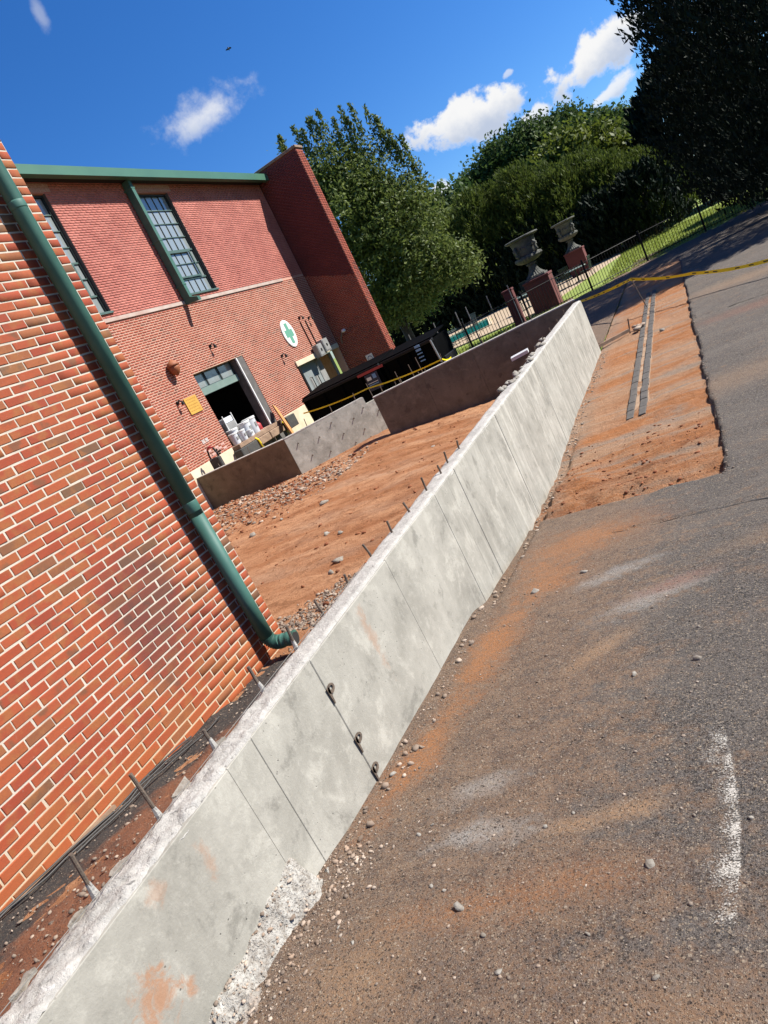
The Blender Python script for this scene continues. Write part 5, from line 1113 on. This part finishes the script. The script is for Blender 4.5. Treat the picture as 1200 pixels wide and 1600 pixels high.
# ------------------------------------------------------------------ trees
def quads(P, S, asp, up=None, name='leaves', bend=.0):
    """one leaf-sized quad (a pointed lozenge) at each point"""
    n = len(P); d = rng.normal(size=(n, 3)); 
    if up is not None: d = d * .55 + up
    d /= np.linalg.norm(d, axis=1)[:, None]; e = np.cross(d, rng.normal(size=(n, 3))); e /= np.linalg.norm(e, axis=1)[:, None]
    S = np.asarray(S)[:, None]; a = P - d * S; b = P + e * S * asp; c_ = P + d * S; g = P - e * S * asp
    V = np.stack([a, b, c_, g], 1).reshape(-1, 3); F = np.arange(4 * n).reshape(-1, 4); return V, F
def crown_from(blobs, n, leaf, asp, shell=.55, clump=.55, per=14, updir=0.0):
    """leaf clumps scattered through several ellipsoids, denser near their skins"""
    vol = np.array([b[1][0] * b[1][1] * b[1][2] for b in blobs]) ** .67; pr = vol / vol.sum(); P = []
    for (c_, r), q_ in zip(blobs, pr):
        m_ = max(8, int(n * q_ / per)); d = rng.normal(size=(m_, 3)); d /= np.linalg.norm(d, axis=1)[:, None]; rad = shell + (1.05 - shell) * rng.random(m_) ** .6
        rad *= 1 + .22 * np.sin(d[:, 0] * 5 + c_[0]) * np.cos(d[:, 2] * 6 + c_[1])
        cc = np.asarray(c_) + d * np.asarray(r) * rad[:, None]; k = rng.normal(size=(m_, per, 3)) * clump * (0.5 + rng.random((m_, 1, 1))); k[..., 2] *= .6 + updir
        P.append((cc[:, None] + k).reshape(-1, 3))
    P = np.concatenate(P); up = None
    if updir: up = np.array([0, 0, .6 * updir])
    return quads(P, leaf * (.6 + .8 * rng.random(len(P))), asp, up)
def trunk(mb, base, top, r0, r1, bends=5, wob=.15):
    base = np.asarray(base, float); top = np.asarray(top, float); pts = []; rs = []
    for k in range(bends + 1):
        s_ = k / bends; w_ = wob * np.linalg.norm(top - base) * .1 * math.sin(3.1 * s_); pts.append(base * (1 - s_) + top * s_ + np.array([w_ * math.sin(5 * s_), w_ * math.cos(4 * s_), 0])); rs.append(r0 * (1 - s_) + r1 * s_)
    mb.tube(pts, rs, 9)
def broad_tree(name, base, blobs, n, leaf, lm, label, r0=.3, asp=.5, clump=.55, shell=.5, updir=0.0, group=None, extra=None):
    t_ = thing(name, base, label, 'tree', group); V, F = crown_from(blobs, n, leaf, asp, shell, clump, updir=updir)
    if extra is not None: V2, F2 = extra; F = np.concatenate([F, F2 + len(V)]); V = np.concatenate([V, V2])
    link('crown', fast_mesh('crown', V, F), lm, t_)
    c = np.mean([b[0] for b in blobs], axis=0); mb_ = MB(); mid = np.array([base[0], base[1], base[2] + (c[2] - base[2]) * .55]); trunk(mb_, base, mid, r0, r0 * .65)
    for (cc, r) in blobs: trunk(mb_, mid - [0, 0, random.uniform(0, .8)], np.asarray(cc) + [0, 0, r[2] * .3], r0 * .42, .03)
    mb_.build('trunk', MT['bark'], t_, True); return t_
def blob(u, v_, y, rpx, asp_z=1.0, ry=None):
    c_ = W(u, v_, y=y); dep = (ROT.T @ c_)[2]; r = rpx * dep / FPX; return (c_, (r, ry or r, r * asp_z))
# large glossy broadleaf tree behind the pier
YB = 41
BLB = [blob(508, 290, YB, 44, 1.0), blob(556, 288, YB, 46, 1.0), blob(603, 315, YB, 44, 1.0), blob(545, 330, YB, 85, 1.0), blob(625, 365, YB, 78, 1.0), blob(690, 405, YB - .5, 46, .8), blob(585, 425, YB, 80, .9), blob(655, 440, YB - .5, 58, .7), blob(620, 475, YB, 55, .7), blob(632, 318, YB, 24, 1.1), blob(722, 422, YB - .5, 34, .7), blob(462, 262, YB + 1, 22, 1.0)]
sp = []
for (u, v_, l) in ((448, 232, 26), (470, 205, 30), (492, 195, 34), (515, 180, 42), (540, 182, 40), (562, 176, 48), (582, 182, 46), (605, 200, 40), (628, 232, 34), (640, 220, 34), (655, 262, 28), (440, 222, 22), (505, 186, 34), (552, 196, 34), (596, 192, 34), (617, 214, 30), (480, 212, 30), (530, 196, 34)):
    c_ = W(u, v_ + l * .55, y=YB); dep = (ROT.T @ c_)[2]; L = l * dep / FPX * 1.5; m_ = 260; s_ = rng.random(m_); lean = rng.normal() * .10
    sp.append(c_ + np.stack([rng.normal(size=m_) * .20 * (1.25 - s_) + lean * s_ * L, rng.normal(size=m_) * .20 * (1.25 - s_), (s_ - .5) * L * 1.15], -1))
sp = np.concatenate(sp); ex = quads(sp, .12 * (.6 + .7 * rng.random(len(sp))), .42, np.array([0, 0, .5]))
cb = W(590, 420, y=YB)
broad_tree('broadleaf_tree', (cb[0], YB, -2.5), BLB, 70000, .12, MT['leaf_broad'], 'large glossy dark-leaved tree rising behind the brick pier', .34, .42, .30, .30, extra=ex)
# tall oak far behind
YO = 78
broad_tree('oak_tree', (W(860, 330, y=YO)[0], YO, -2.6), [blob(u, v_, YO, r, 1.0) for u, v_, r in ((785, 255, 36), (828, 228, 36), (880, 208, 34), (925, 215, 36), (965, 212, 34), (745, 295, 28), (850, 265, 48), (910, 265, 50), (800, 295, 36))], 60000, .19, MT['leaf_oak'], 'tall dark oak standing farthest behind the hedge', .5, .55, .62, .45)
YL2 = 66
broad_tree('lime_tree', (W(900, 330, y=YL2)[0], YL2, -2.6), [blob(u, v_, YL2, r, 1.0) for u, v_, r in ((895, 238, 40), (935, 235, 36), (862, 270, 38), (920, 280, 44), (825, 300, 34), (960, 255, 34))], 20000, .22, MT['leaf_lime'], 'rounded yellow-green tree standing in front of the oak', .3, .5, .5, .45)
broad_tree('lime_tree', (W(655, 420, y=70)[0], 70, -2.6), [blob(u, v_, 70, r, 1.0) for u, v_, r in ((700, 330, 34), (735, 345, 34), (670, 360, 34), (720, 380, 40))], 9000, .30, MT['leaf_oak'], 'green tree filling the gap right of the glossy tree', .3, .5, .9, .45)
def cypress(base, h, r, n, lm, label, leaf=.22, group=None, name='cypress_tree', power=.75, skirt=.0, clump=.32, wide=.30, rag=1.0):
    t_ = thing(name, base, label, 'tree', group); m_ = n // 10; s_ = rng.random(m_) ** .85; a = rng.random(m_) * 6.283
    prof = (1 - s_) ** power * np.clip(.55 + s_ * 4, 0, 1) if skirt == 0 else (1 - s_ ** 2.2) ** power * np.clip(.72 + s_ * 3, 0, 1)
    rr = r * prof * (.55 + .5 * rng.random(m_) ** .5) * (1 + rag * .16 * np.sin(a * 5 + s_ * 22) + rag * .10 * np.sin(a * 9 - s_ * 41))
    cc = np.stack([base[0] + rr * np.cos(a), base[1] + rr * np.sin(a), base[2] + .15 + s_ * h], -1)
    out = np.stack([np.cos(a), np.sin(a), np.full(m_, .9)], -1); out /= np.linalg.norm(out, axis=1)[:, None]
    k = rng.random((m_, 10, 1)); P = (cc[:, None] + out[:, None] * k * clump * 3.2 + rng.normal(size=(m_, 10, 3)) * clump * .42 * (1.1 - k)).reshape(-1, 3)
    out2 = out * .6 + np.array([0, 0, .8]); up = np.repeat(out2, 10, 0) * 1.1
    V, F = quads(P, leaf * (.6 + .8 * rng.random(len(P))), wide, up); link('crown', fast_mesh('crown', V, F), lm, t_)
    mb_ = MB(); trunk(mb_, (base[0], base[1], base[2] - .3), (base[0], base[1], base[2] + h * .9), r * .07 + .06, .03); mb_.build('trunk', MT['bark'], t_, True); return t_
# hedge of cypresses behind the pool
NM = ['first', 'second', 'third', 'fourth', 'fifth', 'sixth', 'seventh', 'eighth', 'ninth', 'tenth']
tops = [(672, 385), (700, 345), (735, 330), (770, 305), (803, 300), (838, 285), (872, 275), (908, 268), (945, 262), (985, 270)]
for k, (u, v_) in enumerate(tops):
    y_ = 56 - .15 * k + (k % 2) * 1.6; p = W(u, v_ - (14, -8, 10, -4, 16, 0, -10, 8, -6, 4)[k], y=y_); cypress((p[0], y_, -2.5), p[2] + 2.6, (2.4, 3.0, 2.5, 2.9, 2.3, 3.1, 2.6, 2.8, 2.4, 3.0)[k], 17000, MT['leaf_cyp'], 'feathery dark green cypress, %s from the left in the hedge' % NM[k], .16, 'cypress hedge behind the pool', clump=.46, skirt=1, power=1.15, wide=.22)
# low dark hedge under them
for k in range(9):
    x_ = -22 + k * 2.6; y_ = 54.0 if k < 7 else 52.5
    cypress((x_, y_, -2.5), 3.4 + .4 * (k % 3), 1.9, 5200, MT['leaf_shade'], 'low dark shrub, %s from the left under the cypress hedge' % NM[k], .22, 'dark shrubs under the hedge', 'hedge_shrub', .6, 1, .28)
# great dark conifers at the right
cypress((6.05, 30.6, -2.3), 17, 5.1, 150000, MT['leaf_shade'], 'huge almost black conifer filling the upper right corner', .115, None, 'conifer_tree', .42, 1, .26, .28, .35)
cypress((10.2, 39.0, -2.5), 9.5, 4.6, 22000, MT['leaf_shade'], 'lower dark conifer added behind the huge one to shade the lawn', .2, None, 'conifer_tree', .45, 1, .36, .3)  # mostly out of view, added for its shadow on the lawn
cypress((9.5, 64, -2.5), 15, 4.5, 20000, MT['leaf_shade'], 'dark conifer far behind the huge one at the end of the lawn', .34, None, 'conifer_tree', .45, 1, .36, .3)
cypress((3.2, 62, -2.5), 10, 4.0, 16000, MT['leaf_shade'], 'dark conifer closing the far end of the lawn', .32, None, 'conifer_tree', .5, 1, .36, .3)
cypress((6.2, 44.5, -2.5), 4.5, 2.6, 12000, MT['leaf_shade'], 'low dark shrub at the right end of the lawn', .18, None, 'hedge_shrub', .5, 1, .3, .3)
# grass blades
def blades(n, region, h):
    P = region(n); P = P[np.argsort(P[:, 0])]; m_ = len(P); a = rng.random(m_) * 6.283; w_ = .012 * (.6 + rng.random(m_)); dx = np.stack([np.cos(a) * w_, np.sin(a) * w_, 0 * a], -1); hh = h * (.5 + rng.random(m_))
    tip = P + np.stack([rng.normal(size=m_) * .02, rng.normal(size=m_) * .02, hh], -1); V = np.stack([P - dx, P + dx, tip], 1).reshape(-1, 3); return V, np.arange(3 * m_).reshape(-1, 3)
def reg(n):
    x = rng.uniform(-11, 4, n); y = rng.uniform(26.6, 52, n); fy = np.interp(x, [p[0] for p in FP], [p[1] for p in FP])
    ok = ((x < -5.0) & (y > 26.6) & (y < 33.2)) | ((x > -3.4) & (y > fy - .1)) ; x, y = x[ok], y[ok]; return np.stack([x, y, z_lawn(x, y)], -1)
V, F = blades(60000, reg, .07); tag(link('grass_blades', fast_mesh('grass_blades', V, F), MT['grass']), 'short green grass along the fence and on the lawn', 'grass', kind='stuff')

# ------------------------------------------------------------------ rubble, grit and loose things
def scatter(n, fx, fy, zf, s0, s1, pw=2.5):
    x = fx(n); y = fy(n); z = zf(x, y); s_ = s0 + (s1 - s0) * rng.random(n) ** pw; return np.stack([x, y, z + s_ * .25], -1), s_
U = lambda a, b: (lambda n: rng.uniform(a, b, n))
p, s_ = scatter(4500, lambda n: -2.15 + 2.6 * rng.random(n) ** 1.25, lambda n: .9 + 5.2 * rng.random(n) ** 1.3, z_asphalt, .0014, .0075, 5)
pebbles('drive_grit', p, s_, MT['grit'], 'fine grit scattered over the near drive', 'grit')
p, s_ = scatter(900, lambda n: -1.6 + rng.normal(size=n) * .45, lambda n: 1.2 + 3.5 * rng.random(n), z_asphalt, .002, .009, 5)
pebbles('dark_gravel', p, s_, MT['dark_grit'], 'dark loose gravel specks on the near drive', 'gravel')
p, s_ = scatter(1500, lambda n: np.clip(-2.07 + rng.normal(size=n) * .08, -2.18, -1.6), U(.6, 2.05), lambda x, y: np.maximum(z_spill(x, y), z_asphalt(x, y)), .002, .013, 5)
pebbles('footing_rubble', p, s_, MT['rock'], 'broken bits of white concrete along the near foot of the wall', 'rubble')
p, s_ = scatter(900, lambda n: -2.16 + .16 * rng.random(n) ** 1.5, U(2.0, 15.5), lambda x, y: np.where(patch_in(x, y) > .5, z_patch(x, y), z_asphalt(x, y)), .004, .024, 4)
pebbles('wall_foot_rubble', p, s_, MT['rock'], 'loose rubble in the gap along the foot of the long wall', 'rubble')
p, s_ = scatter(3400, U(-13, -7.5), lambda n: 12.9 + rng.normal(size=n) * .85, z_dirt, .010, .055, 5)
clod_p, clod_s = scatter(2600, U(-13, -8), lambda n: 12.6 + rng.normal(size=n) * 1.0, z_dirt, .008, .05, 4)
pebbles('broken_clay', clod_p, clod_s, MT['clay_clod'], 'broken red clay before the low dark wall', 'clods')
pebbles('clay_rubble', p, s_, MT['rock'], 'pale rubble scattered before the low dark wall', 'rubble')
p, s_ = scatter(1500, U(-13, -2.6), U(5, 15), z_dirt, .006, .04, 6)
pebbles('clay_clods', p, s_, MT['clay_clod'], 'small clods lying over the red clay', 'clods')
g0 = W(452, 990, z=-2.06); g1 = W(560, 880, z=-2.12); tt = rng.random(3200) ** 1.5
gx = g0[0] + (g1[0] - g0[0]) * tt + .55 - 1.0 * rng.random(3200) ** 1.2 * (1.1 - tt); gy = g0[1] + (g1[1] - g0[1]) * tt + rng.normal(size=3200) * .12
ok = (gy > 4.5) | (gx > -3.9); gx, gy = gx[ok], gy[ok]
s_ = .005 + .018 * rng.random(len(gx)) ** 3; p = np.stack([gx, gy, z_dirt(gx, gy) + s_ * .3], -1)
pebbles('grey_gravel', p, s_, MT['dark_grit'], 'grey gravel heap behind the wall at the downspout', 'gravel')
p, s_ = scatter(1500, lambda n: -3.9 + 1.5 * rng.random(n), U(.4, 4.3), lambda x, y: z_dirt(x, y) + .01, .003, .016, 3)
pebbles('soil_crumbs', p, s_, MT['dark_grit'], 'crumbs of stone on the soil strip under the brick wall', 'crumbs')
p, s_ = scatter(700, U(-2.0, -.32), lambda n: 6.35 + 2.6 * rng.random(n) ** 1.4, z_patch, .003, .026, 6)
pebbles('patch_clods', p, s_, MT['clay_clod'], 'broken clay and asphalt crumbs at the near end of the patch', 'clods')
p, s_ = scatter(900, lambda n: -.27 + rng.normal(size=n) * .035, U(6.2, 16), z_asphalt, .003, .016, 4)
pebbles('edge_crumbs', p, s_, MT['dark_grit'], 'asphalt crumbs along the broken edge of the patch', 'crumbs')
# broken asphalt lumps along the cut edge: countable chunks
chm = []
for k in range(6):
    r_ = np.random.default_rng(k + 40); V_ = ICOV * (1 + .8 * (r_.random((12, 1)) - .5)) * (.55 + .9 * r_.random(3)); me = fast_mesh('chunk', V_, ICOF); me.materials.append(MT['chunk']); chm.append(me)
def chunk(x, y, zf, s_, lab, grp, m=None, cat='stone'):
    s_ = s_ * .85
    o = bpy.data.objects.new('concrete_chunk' if m is None else 'clay_clod', random.choice(chm).copy() if m else random.choice(chm)); C.objects.link(o)
    if m: o.data.materials[0] = m
    o.location = (x, y, float(zf(np.array(x), np.array(y))) + s_ * .12); o.scale = (s_, s_ * random.uniform(.6, 1.1), s_ * .62); o.rotation_euler = (random.uniform(-.4, .4), random.uniform(-.4, .4), random.uniform(0, 6.2))
    tag(o, lab, cat, grp); return o
def gp(u, v_):
    z_ = -2.0
    for _ in range(12): p = W(u, v_, z=z_); z_ = float(z_asphalt(np.array(p[0]), np.array(p[1])))
    return W(u, v_, z=z_)
for u, v_, s_, lab in ((718, 1420, .022, 'tan stone chunk lying alone in the middle of the near drive'), (779, 1520, .020, 'pale grey concrete chip, lowest of the loose pieces on the drive'), (1015, 1352, .018, 'white and pink pebble left of the worn white line'),
                       (919, 1460, .015, 'small crumbly white chip on the drive below the tan stone'), (529, 1449, .013, 'round grey pebble nearest the footing spill'), (551, 1473, .013, 'white pebble beside the round grey pebble near the footing spill'),
                       (614, 1210, .030, 'pale broken piece in the hole beside the lowest form tie'), (674, 1385, .010, 'tiny white pebble up left of the tan stone'), (1025, 1528, .012, 'small dark-edged chip near the bottom right of the drive'), (1174, 1278, .012, 'small tan flake right of the worn white line'),
                       (1090, 1030, .022, 'flat tan fragment on the clean asphalt at right'), (991, 1054, .018, 'small white fragment on the asphalt above the worn line'), (1092, 980, .016, 'small white chip at the upper right of the near drive'), (912, 894, .03, 'dark lump on the clay film near the wall'), (836, 925, .03, 'small dark clod nearest the wall on the clay film'), (694, 1392, .011, 'tiny tan pebble just above the tan stone'), (755, 1462, .012, 'small white sliver in a dark scuff'),(675,1290,.014,'pale pebble on the dusty grey smear'),(655,1305,.012,'grey pebble below the dusty grey smear'),(852,1292,.010,'tiny white pebble on the orange smear'),(896,1271,.010,'tiny white pebble at the end of the orange smear')):
    p = gp(u, v_); chunk(p[0], p[1], z_asphalt, s_, lab, 'loose pieces on the drive')
# clay area pieces
def gd(u, v_):
    z_ = -2.2
    for _ in range(14): p = W(u, v_, z=z_); z_ = float(z_dirt(np.array(p[0]), np.array(p[1])))
    return W(u, v_, z=z_)
for u, v_, s_, lab in ((530, 822 + 60 - 6, .07, 'flat pale stone on the clay close to the wall top'), (518, 896, .06, 'rounded clod on the clay left of the rebar dowels'), (506, 788, .12, 'pale broken block in the rubble before the grey wall'), (395, 838, .09, 'white lump in the rubble near the downspout wall'), (532, 833, .07, 'dark lump standing on the smooth clay'), (510, 835, .05, 'small dark clod left of the dark lump'), (676, 697, .10, 'pale stone on the clay beside the tyre tracks'), (440, 812, .06, 'brown clod at the edge of the rubble')):
    p = gd(u, v_); chunk(p[0], p[1], z_dirt, s_, lab, 'loose pieces on the clay')
# clay patch clutter: concrete lump with stakes, timber edging
p = W(1000, 512, z=-2.45)
lump = thing('concrete_lump', (p[0], p[1], -2.5), 'broken concrete lump beside the pavers with a stake', 'concrete lump')
for k in range(5):
    V_ = ICOV * (1 + .5 * (rng.random((12, 1)) - .5)) * np.array([.11, .14, .06]) * random.uniform(.5, 1.0) + np.array([p[0] - .12 + .10 * k * random.uniform(.3, 1), p[1] + random.uniform(-.3, .3), -2.41]); link('lump', fast_mesh('lump', V_, ICOF), MT['rock'], lump)
p = W(983, 519, z=-2.46); tp = W(981, 498, y=p[1]); tag(MB().tube([(p[0], p[1], -2.55), (tp[0], p[1], tp[2])], .016, 6).build('short_stake', MT['steel']), 'short dark stake beside the broken concrete lump on the patch', 'stake')
p = W(1034, 514, z=-2.46); chunk(p[0], p[1], z_patch, .075, 'white-topped brick-like block on the patch right of the pavers', 'loose pieces on the patch')
p0 = W(941, 541, z=-2.44); p1 = W(984, 518, z=-2.44); d_ = _n(p1 - p0); n_ = np.array([d_[1], -d_[0], 0]) * .035
tag(MB().prism([p0 - n_ - d_ * .3, p1 - n_, p1 + n_, p0 + n_ - d_ * .3], (0, 0, .07)).build('timber_edging', MT['old_wood']), 'weathered timber edging between the wall end and the concrete lump', 'timber')
# white splinter of formwork behind the wall top
p0 = W(800, 565, z=TOP - .05); p1 = W(826, 551, z=TOP - .02)
tag(MB().prism([p0, p1, p1 + [0, .06, .02], p0 + [0, .06, .02]], (0, 0, .05)).build('formwork_board', MT['white']), 'white strip of formwork sticking out behind the long wall top', 'board')
# broken flakes along the far stretch of the wall top
for k in range(26):
    y_ = random.uniform(8.2, 11.8); x_ = random.uniform(-2.40, -2.26); V_ = ICOV * (1 + .6 * (rng.random((12, 1)) - .5)) * np.array([.05, .09, .03]) * random.uniform(.5, 1.2) + np.array([x_, y_, TOP + .012]); link('top_rubble', fast_mesh('top_rubble', V_, ICOF), MT['chunk'], wall)
# bird
p = W(357, 76, y=60); bd = thing('bird', p, 'tiny dark bird flying high in the blue sky', 'bird')
MB().lathe([(.005, -.16), (.05, -.09), (.075, 0), (.05, .09), (.03, .13), (.005, .17)], tuple(p), 10).build('body', MT['bird'], bd, True)
MB().add([p + [-.02, 0, .05], p + [-.02, 0, -.06], p + [-.22, .05, -.02], p + [-.36, .08, .08], p + [-.20, .04, .10]], [(0, 1, 2, 3, 4)]).build('wing', MT['bird'], bd); MB().add([p + [.02, 0, .05], p + [.02, 0, -.06], p + [.18, .05, -.10], p + [.26, .08, -.04], p + [.16, .04, .06]], [(0, 1, 2, 3, 4)]).build('wing', MT['bird'], bd)

# real-world albedos: the colours above are as they look in full sun, scale them to what the surfaces are
ALB = .80
for m in bpy.data.materials:
    if m.name.startswith(('cypress', 'dark_cypress', 'oak', 'glossy', 'yellow_green', 'grass', 'window_glass', 'dark_interior', 'black')): continue
    t = NT(m.node_tree)
    for b in [n for n in m.node_tree.nodes if n.type == 'BSDF_PRINCIPLED']:
        sk = b.inputs['Base Color']
        if sk.is_linked: src = sk.links[0].from_socket; t.put(sk, t.mix(1.0, src, (ALB, ALB, ALB), 'MULTIPLY'))
        else: c = sk.default_value; sk.default_value = (c[0] * ALB, c[1] * ALB, c[2] * ALB, 1)
